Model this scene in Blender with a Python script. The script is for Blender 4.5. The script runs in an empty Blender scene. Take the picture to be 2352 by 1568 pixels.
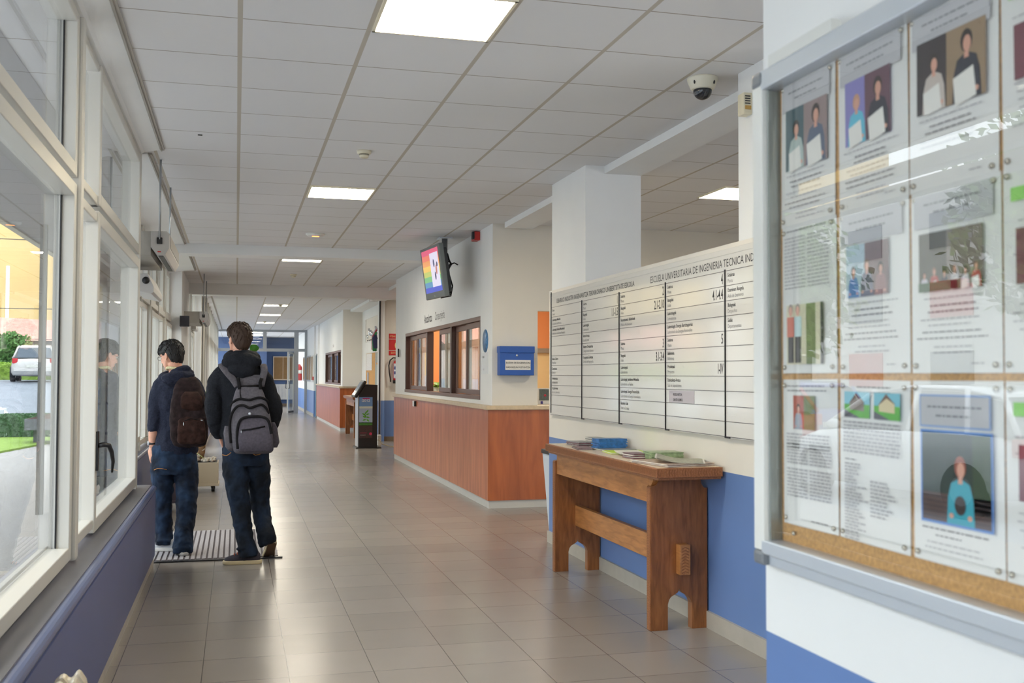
import bpy, bmesh, math, random
from mathutils import Vector, Matrix, Euler, noise as mnoise
random.seed(7)
SC = bpy.context.scene
COL = SC.collection
R = math.radians

# ---------------------------------------------------------------- camera
CAM_H = 1.45
cam_d = bpy.data.cameras.new('camera')
cam_d.sensor_fit = 'HORIZONTAL'; cam_d.sensor_width = 36.0
cam_d.lens = 36.0 * 2362.0 / 2352.0
cam_d.clip_start = 0.05; cam_d.clip_end = 400
cam = bpy.data.objects.new('camera', cam_d); COL.objects.link(cam)
_yaw, _pit, _roll = .2619, .0325, .003
_fw = Vector((math.sin(_yaw)*math.cos(_pit), math.cos(_yaw)*math.cos(_pit), math.sin(_pit)))
_r = Vector((math.cos(_yaw), -math.sin(_yaw), 0)); _u = _r.cross(_fw)
_r2 = _r*math.cos(_roll)+_u*math.sin(_roll); _u2 = -_r*math.sin(_roll)+_u*math.cos(_roll)
cam.matrix_world = Matrix(((_r2.x, _u2.x, -_fw.x, 0), (_r2.y, _u2.y, -_fw.y, 0), (_r2.z, _u2.z, -_fw.z, CAM_H), (0, 0, 0, 1)))
cam_d.dof.use_dof = True; cam_d.dof.focus_distance = 10.5; cam_d.dof.aperture_fstop = 6.3
SC.camera = cam

# ---------------------------------------------------------------- sky, exposure
W = bpy.data.worlds.new('overcast_sky'); SC.world = W; W.use_nodes = True
nt = W.node_tree; nt.nodes.clear()
wo = nt.nodes.new('ShaderNodeOutputWorld'); bg = nt.nodes.new('ShaderNodeBackground')
tc = nt.nodes.new('ShaderNodeTexCoord'); sx = nt.nodes.new('ShaderNodeSeparateXYZ'); rp = nt.nodes.new('ShaderNodeValToRGB')
nt.links.new(tc.outputs['Generated'], sx.inputs[0]); nt.links.new(sx.outputs['Z'], rp.inputs[0])
rp.color_ramp.elements[0].position = 0.0; rp.color_ramp.elements[0].color = (.93, .965, 1.0, 1)
rp.color_ramp.elements[1].position = .9; rp.color_ramp.elements[1].color = (.84, .91, 1.0, 1)
nt.links.new(rp.outputs[0], bg.inputs[0]); nt.links.new(bg.outputs[0], wo.inputs[0])
bg.inputs[1].default_value = 4.7
SC.view_settings.view_transform = 'Standard'; SC.view_settings.look = 'None'
SC.view_settings.gamma = 1.0; SC.view_settings.use_curve_mapping = False
SC.view_settings.exposure = 0.44
LAMP = 33.0      # strength of every ceiling panel

# ---------------------------------------------------------------- materials
def lin(c):
    return tuple(((v/255)/12.92 if v/255 <= .04045 else ((v/255+.055)/1.055)**2.4) for v in c) + (1,)
_M = {}
def mat(name, rgb, rough=.55, metal=0, spec=.5, noise=0, nscale=40, bump=0, emis=None, estr=0, coat=0, stretch=None):
    if name in _M: return _M[name]
    m = bpy.data.materials.new(name); m.use_nodes = True
    n = m.node_tree; b = n.nodes['Principled BSDF']
    b.inputs['Base Color'].default_value = lin(rgb); b.inputs['Roughness'].default_value = rough
    b.inputs['Metallic'].default_value = metal; b.inputs['Specular IOR Level'].default_value = spec
    if coat: b.inputs['Coat Weight'].default_value = coat; b.inputs['Coat Roughness'].default_value = .08
    if noise or bump:
        t = n.nodes.new('ShaderNodeTexCoord'); mp = n.nodes.new('ShaderNodeMapping'); nz = n.nodes.new('ShaderNodeTexNoise')
        n.links.new(t.outputs['Object'], mp.inputs[0]); n.links.new(mp.outputs[0], nz.inputs['Vector'])
        mp.inputs['Scale'].default_value = stretch or (1, 1, 1)
        nz.inputs['Scale'].default_value = nscale; nz.inputs['Detail'].default_value = 5
        if noise:
            mx = n.nodes.new('ShaderNodeMix'); mx.data_type = 'RGBA'
            c = lin(rgb)
            mx.inputs['A'].default_value = tuple(max(0, v*(1-noise)) for v in c[:3]) + (1,)
            mx.inputs['B'].default_value = tuple(min(1, v*(1+noise)) for v in c[:3]) + (1,)
            mr = n.nodes.new('ShaderNodeMapRange'); mr.inputs[1].default_value = .3; mr.inputs[2].default_value = .7
            n.links.new(nz.outputs['Fac'], mr.inputs[0]); n.links.new(mr.outputs[0], mx.inputs['Factor'])
            n.links.new(mx.outputs['Result'], b.inputs['Base Color'])
        if bump:
            bp = n.nodes.new('ShaderNodeBump'); bp.inputs['Strength'].default_value = bump; bp.inputs['Distance'].default_value = .01
            n.links.new(nz.outputs['Fac'], bp.inputs['Height']); n.links.new(bp.outputs[0], b.inputs['Normal'])
    if emis: b.inputs['Emission Color'].default_value = lin(emis); b.inputs['Emission Strength'].default_value = estr
    _M[name] = m; return m

def glass_mat(name, f0=.08, tint=(1, 1, 1), rough=0.0):
    """thin clear pane: see-through, with a mirror reflection that grows towards grazing angles"""
    if name in _M: return _M[name]
    m = bpy.data.materials.new(name); m.use_nodes = True; n = m.node_tree; n.nodes.clear()
    o = n.nodes.new('ShaderNodeOutputMaterial'); mx = n.nodes.new('ShaderNodeMixShader')
    tr = n.nodes.new('ShaderNodeBsdfTransparent'); gl = n.nodes.new('ShaderNodeBsdfGlossy'); lw = n.nodes.new('ShaderNodeLayerWeight')
    tr.inputs[0].default_value = tuple(tint)+(1,); gl.inputs['Roughness'].default_value = rough; lw.inputs[0].default_value = .5
    p = n.nodes.new('ShaderNodeMath'); p.operation = 'POWER'; p.inputs[1].default_value = 5; n.links.new(lw.outputs['Facing'], p.inputs[0])
    q = n.nodes.new('ShaderNodeMath'); q.operation = 'MULTIPLY_ADD'; q.inputs[1].default_value = 1-f0; q.inputs[2].default_value = f0; n.links.new(p.outputs[0], q.inputs[0])
    n.links.new(q.outputs[0], mx.inputs[0]); n.links.new(tr.outputs[0], mx.inputs[1]); n.links.new(gl.outputs[0], mx.inputs[2])
    n.links.new(mx.outputs[0], o.inputs[0]); _M[name] = m; return m

def grid_mat(name, base, line, cell, width, off, rough, line2=None, width2=None, noise=.06, bump=.0, spec=.5, nscale=4):
    """tiles of a square grid laid in world X and Y, with joints"""
    m = bpy.data.materials.new(name); m.use_nodes = True; n = m.node_tree; b = n.nodes['Principled BSDF']
    geo = n.nodes.new('ShaderNodeNewGeometry'); s = n.nodes.new('ShaderNodeSeparateXYZ'); n.links.new(geo.outputs['Position'], s.inputs[0])
    def math_(op, a, b_=None):
        k = n.nodes.new('ShaderNodeMath'); k.operation = op
        for i, v in enumerate((a, b_)):
            if v is None: continue
            if isinstance(v, (int, float)): k.inputs[i].default_value = v
            else: n.links.new(v, k.inputs[i])
        return k.outputs[0]
    outs = []
    for ax, w in ((0, width), (1, width2 or width)):
        v = math_('SUBTRACT', s.outputs[ax], off[ax]); v = math_('DIVIDE', v, cell); fr = math_('FRACT', math_('ADD', v, 1000.5))
        d = math_('ABSOLUTE', math_('SUBTRACT', fr, .5)); outs.append((math_('LESS_THAN', d, w/2/cell), math_('FLOOR', math_('ADD', v, 1000.))))
    cid = n.nodes.new('ShaderNodeCombineXYZ'); n.links.new(outs[0][1], cid.inputs[0]); n.links.new(outs[1][1], cid.inputs[1])
    wn = n.nodes.new('ShaderNodeTexWhiteNoise'); wn.noise_dimensions = '3D'; n.links.new(cid.outputs[0], wn.inputs['Vector'])
    nz = n.nodes.new('ShaderNodeTexNoise'); nz.inputs['Scale'].default_value = nscale; nz.inputs['Detail'].default_value = 6; n.links.new(geo.outputs['Position'], nz.inputs['Vector'])
    f = math_('ADD', math_('MULTIPLY', wn.outputs['Value'], .55), math_('MULTIPLY', nz.outputs['Fac'], .45))
    mx = n.nodes.new('ShaderNodeMix'); mx.data_type = 'RGBA'; c = lin(base)
    mx.inputs['A'].default_value = tuple(v*(1-noise) for v in c[:3])+(1,); mx.inputs['B'].default_value = tuple(min(1, v*(1+noise)) for v in c[:3])+(1,)
    n.links.new(f, mx.inputs['Factor'])
    m2 = n.nodes.new('ShaderNodeMix'); m2.data_type = 'RGBA'; n.links.new(outs[1][0], m2.inputs['Factor'])
    n.links.new(mx.outputs['Result'], m2.inputs['A']); m2.inputs['B'].default_value = lin(line2 or line)
    m3 = n.nodes.new('ShaderNodeMix'); m3.data_type = 'RGBA'; n.links.new(outs[0][0], m3.inputs['Factor'])
    n.links.new(m2.outputs['Result'], m3.inputs['A']); m3.inputs['B'].default_value = lin(line)
    n.links.new(m3.outputs['Result'], b.inputs['Base Color'])
    b.inputs['Roughness'].default_value = rough; b.inputs['Specular IOR Level'].default_value = spec
    if bump:
        n2 = n.nodes.new('ShaderNodeTexNoise'); n2.inputs['Scale'].default_value = 220; n.links.new(geo.outputs['Position'], n2.inputs['Vector'])
        bp = n.nodes.new('ShaderNodeBump'); bp.inputs['Strength'].default_value = bump; bp.inputs['Distance'].default_value = .002
        n.links.new(n2.outputs['Fac'], bp.inputs['Height']); n.links.new(bp.outputs[0], b.inputs['Normal'])
    _M[name] = m; return m

def wood_mat(name, dark, light, rough=.4, scale=(1, 1, 1), wscale=6, spec=.5, coat=0):
    """streaky grain; scale stretches it along the board"""
    if name in _M: return _M[name]
    m = bpy.data.materials.new(name); m.use_nodes = True; n = m.node_tree; b = n.nodes['Principled BSDF']
    t = n.nodes.new('ShaderNodeTexCoord'); mp = n.nodes.new('ShaderNodeMapping'); mp.inputs['Scale'].default_value = scale
    n.links.new(t.outputs['Object'], mp.inputs[0])
    nz = n.nodes.new('ShaderNodeTexNoise'); nz.inputs['Scale'].default_value = wscale; nz.inputs['Detail'].default_value = 7; nz.inputs['Distortion'].default_value = .6
    n.links.new(mp.outputs[0], nz.inputs['Vector'])
    r = n.nodes.new('ShaderNodeValToRGB'); r.color_ramp.elements[0].color = lin(dark); r.color_ramp.elements[1].color = lin(light)
    r.color_ramp.elements[0].position = .3; r.color_ramp.elements[1].position = .72
    n.links.new(nz.outputs['Fac'], r.inputs[0]); n.links.new(r.outputs[0], b.inputs['Base Color'])
    b.inputs['Roughness'].default_value = rough; b.inputs['Specular IOR Level'].default_value = spec
    if coat: b.inputs['Coat Weight'].default_value = coat; b.inputs['Coat Roughness'].default_value = .15
    _M[name] = m; return m

# ---------------------------------------------------------------- mesh helpers
class MB:
    """collects shapes given in world coordinates, one mesh object on build()"""
    def __init__(s, M=None): s.v = []; s.f = []; s.mi = []; s.sm = []; s.mats = []; s.M = M
    def _m(s, m):
        if m not in s.mats: s.mats.append(m)
        return s.mats.index(m)
    def add(s, vs, fs, m, smooth=False):
        o = len(s.v); k = s._m(m)
        for p in vs:
            p = Vector(p); s.v.append(s.M @ p if s.M else p)
        for f in fs: s.f.append([i+o for i in f]); s.mi.append(k); s.sm.append(smooth)
    def box(s, a, b, m, bev=0):
        x0, y0, z0 = [min(a[i], b[i]) for i in range(3)]; x1, y1, z1 = [max(a[i], b[i]) for i in range(3)]
        s.nb = getattr(s, 'nb', 0)+1; e = (s.nb % 23)*6e-5      # boxes that share a plane must not coincide
        x0 -= e; y0 -= e; x1 += e; y1 += e; z1 += e*.5
        if bev:
            bm = bmesh.new(); bmesh.ops.create_cube(bm, size=1)
            for v in bm.verts: v.co = Vector(((x0+x1)/2+v.co.x*(x1-x0), (y0+y1)/2+v.co.y*(y1-y0), (z0+z1)/2+v.co.z*(z1-z0)))
            bmesh.ops.bevel(bm, geom=list(bm.edges), offset=bev, segments=2, affect='EDGES', profile=.6)
            bm.verts.ensure_lookup_table(); bm.verts.index_update()
            s.add([v.co.copy() for v in bm.verts], [[v.index for v in f.verts] for f in bm.faces], m, False); bm.free(); return
        v = [(x0, y0, z0), (x1, y0, z0), (x1, y1, z0), (x0, y1, z0), (x0, y0, z1), (x1, y0, z1), (x1, y1, z1), (x0, y1, z1)]
        s.add(v, [(0, 3, 2, 1), (4, 5, 6, 7), (0, 1, 5, 4), (1, 2, 6, 5), (2, 3, 7, 6), (3, 0, 4, 7)], m)
    def quad(s, pts, m): s.add(pts, [tuple(range(len(pts)))], m)
    def rings(s, rings, m, smooth=True, cap=True, closed=False):
        n = len(rings[0]); vs = [p for r in rings for p in r]; fs = []
        K = len(rings)
        for i in range(K if closed else K-1):
            j = (i+1) % K
            for k in range(n): fs.append((i*n+k, i*n+(k+1) % n, j*n+(k+1) % n, j*n+k))
        if cap and not closed: fs.append(tuple(range(n-1, -1, -1))); fs.append(tuple(range((K-1)*n, K*n)))
        s.add(vs, fs, m, smooth)
    def tube(s, pts, rad, m, seg=10, smooth=True, cap=True, flat=1.0, upv=None):
        pts = [Vector(p) for p in pts]; N = len(pts)
        rad = rad if isinstance(rad, (list, tuple)) else [rad]*N
        d0 = (pts[1]-pts[0]).normalized(); up = Vector(upv) if upv else (Vector((0, 0, 1)) if abs(d0.z) < .9 else Vector((1, 0, 0)))
        rs = []
        for i in range(N):
            d = (pts[min(i+1, N-1)]-pts[max(i-1, 0)]).normalized()
            a = d.cross(up)
            if a.length < 1e-4: a = d.cross(Vector((0, 1, 0)))
            a.normalize(); b = a.cross(d).normalized(); up = b
            r = rad[i]; ra, rb = (r if isinstance(r, tuple) else (r, r*flat))
            rs.append([pts[i]+a*math.cos(t)*ra+b*math.sin(t)*rb for t in [2*math.pi*k/seg for k in range(seg)]])
        s.rings(rs, m, smooth, cap)
    def cyl(s, p0, p1, r, m, seg=16, r1=None, smooth=True): s.tube([p0, p1], [r, r if r1 is None else r1], m, seg, smooth)
    def lathe(s, c, prof, m, seg=24, axis='Z', smooth=True):
        c = Vector(c); rs = []
        for r, h in prof:
            ring = []
            for k in range(seg):
                t = 2*math.pi*k/seg; a, b = math.cos(t)*r, math.sin(t)*r
                p = {'Z': (a, b, h), 'X': (h, a, b), 'Y': (b, h, a)}[axis]
                ring.append(c+Vector(p))
            rs.append(ring)
        s.rings(rs, m, smooth, True)
    def prism(s, poly, axis, lo, hi, m):
        """poly of 2D points in the plane normal to axis (X: (y,z), Y: (x,z), Z: (x,y)), concave allowed"""
        def P(p, t): return {'X': (t, p[0], p[1]), 'Y': (p[0], t, p[1]), 'Z': (p[0], p[1], t)}[axis]
        n = len(poly); vs = [P(p, lo) for p in poly]+[P(p, hi) for p in poly]
        from mathutils.geometry import tessellate_polygon
        tri = tessellate_polygon([[Vector((p[0], p[1], 0)) for p in poly]])
        fs = [tuple(t) for t in tri]+[tuple(i+n for i in reversed(t)) for t in tri]
        fs += [(i, i+n, (i+1) % n+n, (i+1) % n) for i in range(n)]
        s.add(vs, fs, m)
    def ball(s, c, r, m, seg=16, rot=None, smooth=True):
        rx, ry, rz = (r, r, r) if isinstance(r, (int, float)) else r; c = Vector(c); rs = []
        h = seg//2
        for i in range(1, h):
            t = math.pi*i/h; ring = []
            for k in range(seg):
                p = 2*math.pi*k/seg; q = Vector((rx*math.sin(t)*math.cos(p), ry*math.sin(t)*math.sin(p), rz*math.cos(t)))
                ring.append(c+(rot @ q if rot else q))
            rs.append(ring)
        n = seg; vs = [p for r_ in rs for p in r_]; fs = []
        for i in range(len(rs)-1):
            for k in range(n): fs.append((i*n+k, i*n+(k+1) % n, (i+1)*n+(k+1) % n, (i+1)*n+k))
        q = Vector((0, 0, rz)); q = rot @ q if rot else q
        vs += [c+q, c-q]; a = len(vs)-2
        for k in range(n): fs.append((a, (k+1) % n, k)); fs.append((a+1, (len(rs)-1)*n+k, (len(rs)-1)*n+(k+1) % n))
        s.add(vs, fs, m, smooth)
    def text(s, txt, org, u, v, h, m, xs=1.0, align='LEFT', bold=False, lift=.0006):
        """flat lettering; h is the height of a capital"""
        key = (txt, align, bold)
        if key not in _TX:
            c = bpy.data.curves.new('t', 'FONT'); c.body = txt; c.size = 1/.70; c.align_x = align; c.resolution_u = 2
            if bold: c.offset = .022
            o = bpy.data.objects.new('t', c); COL.objects.link(o)
            me = o.to_mesh(); _TX[key] = ([(p.co.x, p.co.y) for p in me.vertices], [tuple(f.vertices) for f in me.polygons])
            o.to_mesh_clear(); bpy.data.objects.remove(o); bpy.data.curves.remove(c)
        vs, fs = _TX[key]; u = Vector(u); v = Vector(v); org = Vector(org)+u.cross(v)*lift
        s.add([org+u*(x*h*xs)+v*(y*h) for x, y in vs], fs, m)
    def build(s, name, parent=None, bevel=0, smooth_angle=None, label=None, mods=None):
        off = Vector((0, 0, 0)); p = parent
        while p is not None: off += p.location; p = p.parent
        me = bpy.data.meshes.new(name); me.from_pydata([v-off for v in s.v], [], s.f)
        for m in s.mats: me.materials.append(m)
        me.polygons.foreach_set('material_index', s.mi); me.polygons.foreach_set('use_smooth', s.sm)
        me.validate(); me.update()
        if name not in NOFIX:
            bm = bmesh.new(); bm.from_mesh(me); bmesh.ops.recalc_face_normals(bm, faces=list(bm.faces)); bm.to_mesh(me); bm.free()
        o = bpy.data.objects.new(name, me); COL.objects.link(o)
        if parent: o.parent = parent
        if bevel:
            b = o.modifiers.new('bevel', 'BEVEL'); b.width = bevel; b.segments = 2; b.limit_method = 'ANGLE'; b.angle_limit = R(40)
        if label: o['label'] = label
        return o
_TX = {}; NOFIX = set()

def thing(name, label, cat, loc, group=None):
    o = bpy.data.objects.new(name, None); COL.objects.link(o); o.location = Vector(loc); o.empty_display_size = .1
    o['label'] = label; o['category'] = cat
    if group: o['group'] = group
    return o
def tag(o, label, cat, group=None, kind=None):
    """a thing that is one mesh; its origin moves to the base of the mesh"""
    me = o.data; xs = [v.co for v in me.vertices]
    c = Vector(((min(p.x for p in xs)+max(p.x for p in xs))/2, (min(p.y for p in xs)+max(p.y for p in xs))/2, min(p.z for p in xs)))
    me.transform(Matrix.Translation(-c)); o.location = c
    o['label'] = label; o['category'] = cat
    if group: o['group'] = group
    if kind: o['kind'] = kind
    return o
def structure(o): o['kind'] = 'structure'; return o
# ================================================================ SETTING
M_wall = mat('white_wall_paint', (232, 233, 233), .75, noise=.015, nscale=3)
M_beige = mat('warm_white_paint', (226, 221, 212), .75, noise=.015, nscale=3)
M_blue = mat('blue_dado_paint', (102, 132, 186), .45, noise=.04, nscale=2)
M_base = mat('grey_skirting_tile', (176, 170, 160), .4, noise=.06, nscale=9)
M_floor = grid_mat('floor_tile', (142, 135, 128), (84, 76, 68), .405, .004, (.262, 7.105), .24, noise=.10, bump=.06, spec=.55)
M_ceil = grid_mat('ceiling_tile', (224, 224, 226), (190, 183, 172), .6, .024, (0.0, 4.92), .85, line2=(150, 140, 130), width2=.008, noise=.02, spec=.2)
M_alu = mat('painted_window_frame', (205, 203, 196), .35, metal=.0, spec=.5)
M_alu2 = mat('grey_aluminium', (176, 180, 184), .32, metal=.6)
M_glass = glass_mat('window_glass', .05, (.97, .985, .98))
M_gasket = mat('black_rubber_gasket', (28, 27, 30), .5)
M_white = mat('white_plastic', (228, 228, 224), .35)
M_black = mat('black_plastic', (22, 22, 25), .4)
M_dark = mat('dark_metal', (52, 52, 56), .4, metal=.5)
CZ = 3.11

b = MB(); b.box((-1.3, -2.5, -.08), (8, 52, 0), M_floor); structure(b.build('floor'))
b = MB(); b.box((-1.3, -2.5, CZ), (8, 52, CZ+.1), M_ceil); structure(b.build('ceiling'))

def wall(name, x0, x1, y0, y1, z0=0, z1=CZ, dado=.912, top=None, base=None, m=None):
    b = MB(); m = m or M_wall
    if dado and z0 < dado < z1:
        b.box((x0, y0, z0), (x1, y1, dado), M_blue); b.box((x0, y0, dado), (x1, y1, z1), m)
    else: b.box((x0, y0, z0), (x1, y1, z1), m)
    return structure(b.build(name))

wall('wall_near_right', 1.09, 3.4, -2.4, 1.98)                 # pier that carries the notice case
wall('wall_directory', 2.65, 2.75, 1.98, 8.62, z1=2.185, m=M_beige)       # partition under the directory board
wall('trim_1', 2.652, 2.98, 4.55, 5.10, z0=2.185, dado=0)                 # pillars
wall('trim_2', 2.652, 3.12, 7.66, 8.55, z0=2.185, dado=0)
b = MB(); b.box((2.632, 1.98, 0), (2.651, 8.62, .096), M_base); structure(b.build('baseboard_directory'))
# downstand between the corridor and the rooms on the right, in lengths between the pillars
for i, (y0, y1) in enumerate(((-2, 4.55), (5.10, 7.66), (8.55, 10.80), (17.9, 22.45), (22.6, 26.5))):
    wall('trim_%d' % (3+i), 2.81, 3.12, y0, y1, z0=3.05, z1=CZ, dado=0)
# room behind the directory
wall('wall_side_room', 6.6, 6.7, 1.98, 10.9, dado=0, m=M_beige)
b = MB()
b.box((2.70, 10.90, 1.116), (3.215, 11.02, CZ), M_beige); b.box((3.215, 10.90, 2.16), (5.0, 11.02, CZ), M_beige)
b.box((3.91, 10.90, 0), (5.0, 11.02, 1.12), M_beige); b.box((5.0, 10.90, 0), (6.6, 11.02, CZ), M_beige)
structure(b.build('wall_hatch'))
# porter's office: front wall with its window opening, far walls
b = MB()
WY0, WY1, WZ0, WZ1 = 11.47, 16.9, 1.165, 2.125
b.box((2.70, 11.021, 1.116), (2.82, WY0, CZ), M_wall); b.box((2.70, WY1, 1.116), (2.82, 17.95, CZ), M_wall)
b.box((2.698, 10.899, 1.116), (2.7005, 11.021, CZ), M_wall)
b.box((2.70, WY0, 1.116), (2.82, WY1, WZ0), M_wall); b.box((2.70, WY0, WZ1), (2.82, WY1, CZ), M_wall)
structure(b.build('wall_office_front'))
M_orange = mat('orange_wall_paint', (232, 150, 92), .7); M_cream = mat('cream_wall_paint', (232, 205, 150), .7)
b = MB(); b.box((2.83, 17.83, 0), (4.7, 17.95, CZ), M_orange); b.box((4.7, 17.8, 1.93), (7, 17.95, CZ), M_orange); b.box((4.7, 17.8, 0), (7, 17.95, 1.85), M_cream)
b.box((4.7, 17.75, 1.85), (7, 17.95, 1.93), mat('grey_lintel', (150, 140, 125), .6)); b.box((4.95, 17.74, 1.86), (5.12, 17.752, 1.92), mat('cream_tag', (222, 205, 165), .6))
structure(b.build('wall_office_end'))
b = MB(); b.box((7, 10.95, 0), (7.1, 17.95, CZ), M_orange); structure(b.build('wall_office_back'))
# recess past the office
wall('wall_recess_end', 3.05, 7.0, 22.45, 22.6, dado=.885, m=M_beige)
wall('wall_recess_far', 7.0, 7.1, 17.95, 22.6, dado=.885, m=M_beige)
b = MB(); b.box((3.05, 22.425, 0), (7.0, 22.452, .10), mat('brown_skirting', (120, 105, 88), .5)); structure(b.build('baseboard_recess'))
b = MB()
b.box((3.00, 22.35, 0), (3.12, 22.6, .885), M_blue); b.box((3.00, 22.35, .885), (3.12, 22.6, CZ), M_wall)
b.box((3.12, 22.6, 0), (3.2, 26.5, .885), M_blue); b.box((3.12, 22.6, .885), (3.2, 26.5, 2.26), M_wall); b.box((3.12, 22.6, 2.82), (3.2, 26.5, CZ), M_wall)
b.box((3.12, 25.85, 2.26), (3.2, 26.5, 2.82), M_wall); b.box((3.14, 22.6, 2.26), (3.2, 25.85, 2.82), M_beige)
structure(b.build('wall_alcove'))
# second office block
b = MB()
b.box((2.63, 26.5, 1.141), (3.12, 26.9, CZ), M_beige); b.box((2.622, 26.5, 1.15), (2.634, 26.9, CZ), M_wall)
b.box((2.66, 26.9, 1.141), (2.8, 32.2, 1.17), M_wall); b.box((2.66, 26.9, 2.1), (2.8, 32.2, CZ), M_wall); b.box((2.66, 32.2, 1.141), (2.8, 34.6, CZ), M_wall)
b.box((2.62, 34.6, 0), (3.0, 35.0, CZ), M_wall)
structure(b.build('wall_second_office'))
b = MB(); b.box((4.2, 26.9, 0), (4.3, 32.2, CZ), M_beige); structure(b.build('wall_second_office_back'))
wall('wall_far_right', 2.58, 2.8, 35.9, 48, dado=.885)
b = MB(); b.box((2.56, 35.9, 0), (2.581, 48, .1), M_base); structure(b.build('baseboard_far_right'))
b = MB(); b.box((2.64, 35.0, 0), (2.70, 35.9, 2.1), mat('teal_door', (96, 130, 140), .5)); b.box((2.63, 35.0, 2.1), (2.8, 35.9, CZ), M_wall)
b.box((2.60, 34.98, 0), (2.66, 35.04, 2.14), M_gasket); structure(b.build('door_4'))
wall('wall_end', -3, 4, 48, 48.15, dado=0, m=mat('blue_end_wall', (72, 98, 142), .6))
b = MB(); b.box((-3, 47.98, 0), (4, 48, .12), mat('brown_skirting', (120, 105, 88))); structure(b.build('baseboard_end'))
wall('wall_end_pier', 1.0, 1.3, 46.6, 48, dado=0, m=mat('blue_end_wall2', (60, 82, 122), .6))
# ceiling beams across the corridor
b = MB(); b.box((-.86, 13.63, 2.98), (2.86, 13.98, CZ), M_wall); structure(b.build('trim_9'))
b = MB(); b.box((-.86, 19.6, 2.905), (3.12, 20.0, CZ), M_wall); structure(b.build('trim_10'))

# ---- glazed facade on the left: three lengths, each bay a window with frame, panes
GX = -.775
def member(b, x0, x1, y0, y1, z0, z1, m=None): b.box((x0, y0, z0), (x1, y1, z1), m or M_alu)
def casement(b, xf, y0, y1, z0, z1, w=.055, d=.06, m=None):
    m = m or M_alu
    b.box((xf-d, y0, z0), (xf, y0+w, z1), m); b.box((xf-d, y1-w, z0), (xf, y1, z1), m)
    b.box((xf-d, y0+w, z0), (xf, y1-w, z0+w), m); b.box((xf-d, y0+w, z1-w), (xf, y1-w, z1), m)
nwin = [0]
def window(loc):
    nwin[0] += 1
    o = bpy.data.objects.new('window_%d' % nwin[0], None); COL.objects.link(o); o.location = Vector(loc); o['kind'] = 'structure'; return o
ZS, ZT0, ZT1, ZH = .625, 2.27, 2.36, 3.02
# bay nearest the camera
w = window((GX, 2.5, ZS)); b = MB()
casement(b, -.70, -2.3, 4.95, ZS, ZT0+.03, .06, .085); casement(b, -.70, -2.3, 4.95, ZT1-.03, 3.08, .06, .085)
for z0, z1 in ((ZS+.06, ZT0-.03), (ZT1+.03, 3.02)):
    b.box((-.792, -2.3, z0), (-.785, 4.89, z0+.012), M_gasket); b.box((-.758, 4.878, z0), (-.752, 4.89, z1), M_gasket)
b.build('frame', w, .006)
b = MB(); b.box((-.768, -2.24, ZS+.06), (-.762, 4.89, ZT0-.03), M_glass); b.build('pane', w)
b = MB(); b.box((-.768, -2.24, ZT1+.03), (-.762, 4.89, 3.02), M_glass); b.build('pane', w)
# post
b = MB(); b.box((-.745, 4.96, .615), (-.683, 5.045, CZ), M_alu, .012); structure(b.build('trim_11'))
# second bay: narrow light, then the opening casement with its handle
w = window((GX, 6.5, ZS)); b = MB()
casement(b, -.71, 5.06, 5.80, ZS+.02, ZT0+.02, .05, .07); casement(b, -.70, 5.72, 8.05, ZS, ZT0+.03, .07, .08)
casement(b, -.71, 5.06, 5.80, ZT1-.03, 3.08, .05, .07); casement(b, -.70, 5.72, 8.05, ZT1-.03, 3.08, .07, .08)
b.build('frame', w, .006)
for y0, y1 in ((5.11, 5.74), (5.79, 7.98)):
    for z0, z1 in ((ZS+.07, ZT0-.04), (ZT1+.04, 3.01)):
        b = MB(); b.box((-.768, y0, z0), (-.762, y1, z1), M_glass); b.build('pane', w)
h = MB(); h.box((-.70, 5.735, .945), (-.688, 5.775, 1.15), M_black, .004)
h.tube([(-.692, 5.755, 1.075), (-.665, 5.757, 1.08), (-.64, 5.765, 1.075), (-.628, 5.78, 1.04), (-.622, 5.80, .99), (-.628, 5.815, .93)], [.013, .014, .014, .012, .010, .006], M_black, 12)
h.build('window_handle', w, label='black lever handle')
# coving above the frames and the track under the ceiling edge
M_track = mat('curtain_track', (170, 165, 158), .5)
def cove(name, xw, xc, y0, y1, zb=3.065):
    b = MB(); b.box((xw-.14, y0, zb-.02), (xw-.035, y1, CZ-.001), M_wall); prof = [(xw-.12, CZ-.0005), (xw-.12, zb), (xw+.004, zb)]
    for k in range(1, 7):
        t = k/6; prof.append((xw+(xc-xw)*t, zb+(CZ-zb)*(1-math.cos(t*math.pi/2)) if 0 else zb+(CZ-.012-zb)*(t**.6)))
    prof.append((xc, CZ))
    b.prism(prof, 'Y', y0, y1, M_wall); b.box((xc, y0, CZ-.014), (xc+.03, y1, CZ), M_track); b.box((xc+.008, y0, CZ-.022), (xc+.014, y1, CZ), M_track)
    structure(b.build(name))
cove('trim_12', -.69, -.56, -2.3, 7.95)
# low wall with rounded blue coping
M_cop = mat('blue_coping_paint', (96, 108, 146), .3, noise=.04, nscale=3)
M_sill = mat('grey_blue_sill', (104, 103, 110), .4, noise=.04, nscale=5)
def parapet(name, xi, xo, y0, y1, zt=.60):
    b = MB(); b.box((xo, y0, .07), (xi-.012, y1, zt-.05), M_dado)
    b.box((xo, y0, 0), (xi-.02, y1, .07), M_base)
    b.prism([(xo, zt-.05), (xo, zt), (xi-.028, zt)]+[(xi-.028+.022*math.sin(t), zt-.022+.022*math.cos(t)) for t in [math.pi/6*k for k in range(1, 6)]]+[(xi-.02, zt-.045), (xi-.02, zt-.05)], 'Y', y0, y1, M_cop)
    b.box((xo, y0, zt), (xi-.045, y1-.004, zt+.006), M_sill)
    return structure(b.build(name))
M_dado = mat('blue_parapet_paint', (84, 94, 138), .45, noise=.03, nscale=2)
parapet('wall_left', -.57, -.83, -2.4, 8.31)
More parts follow.
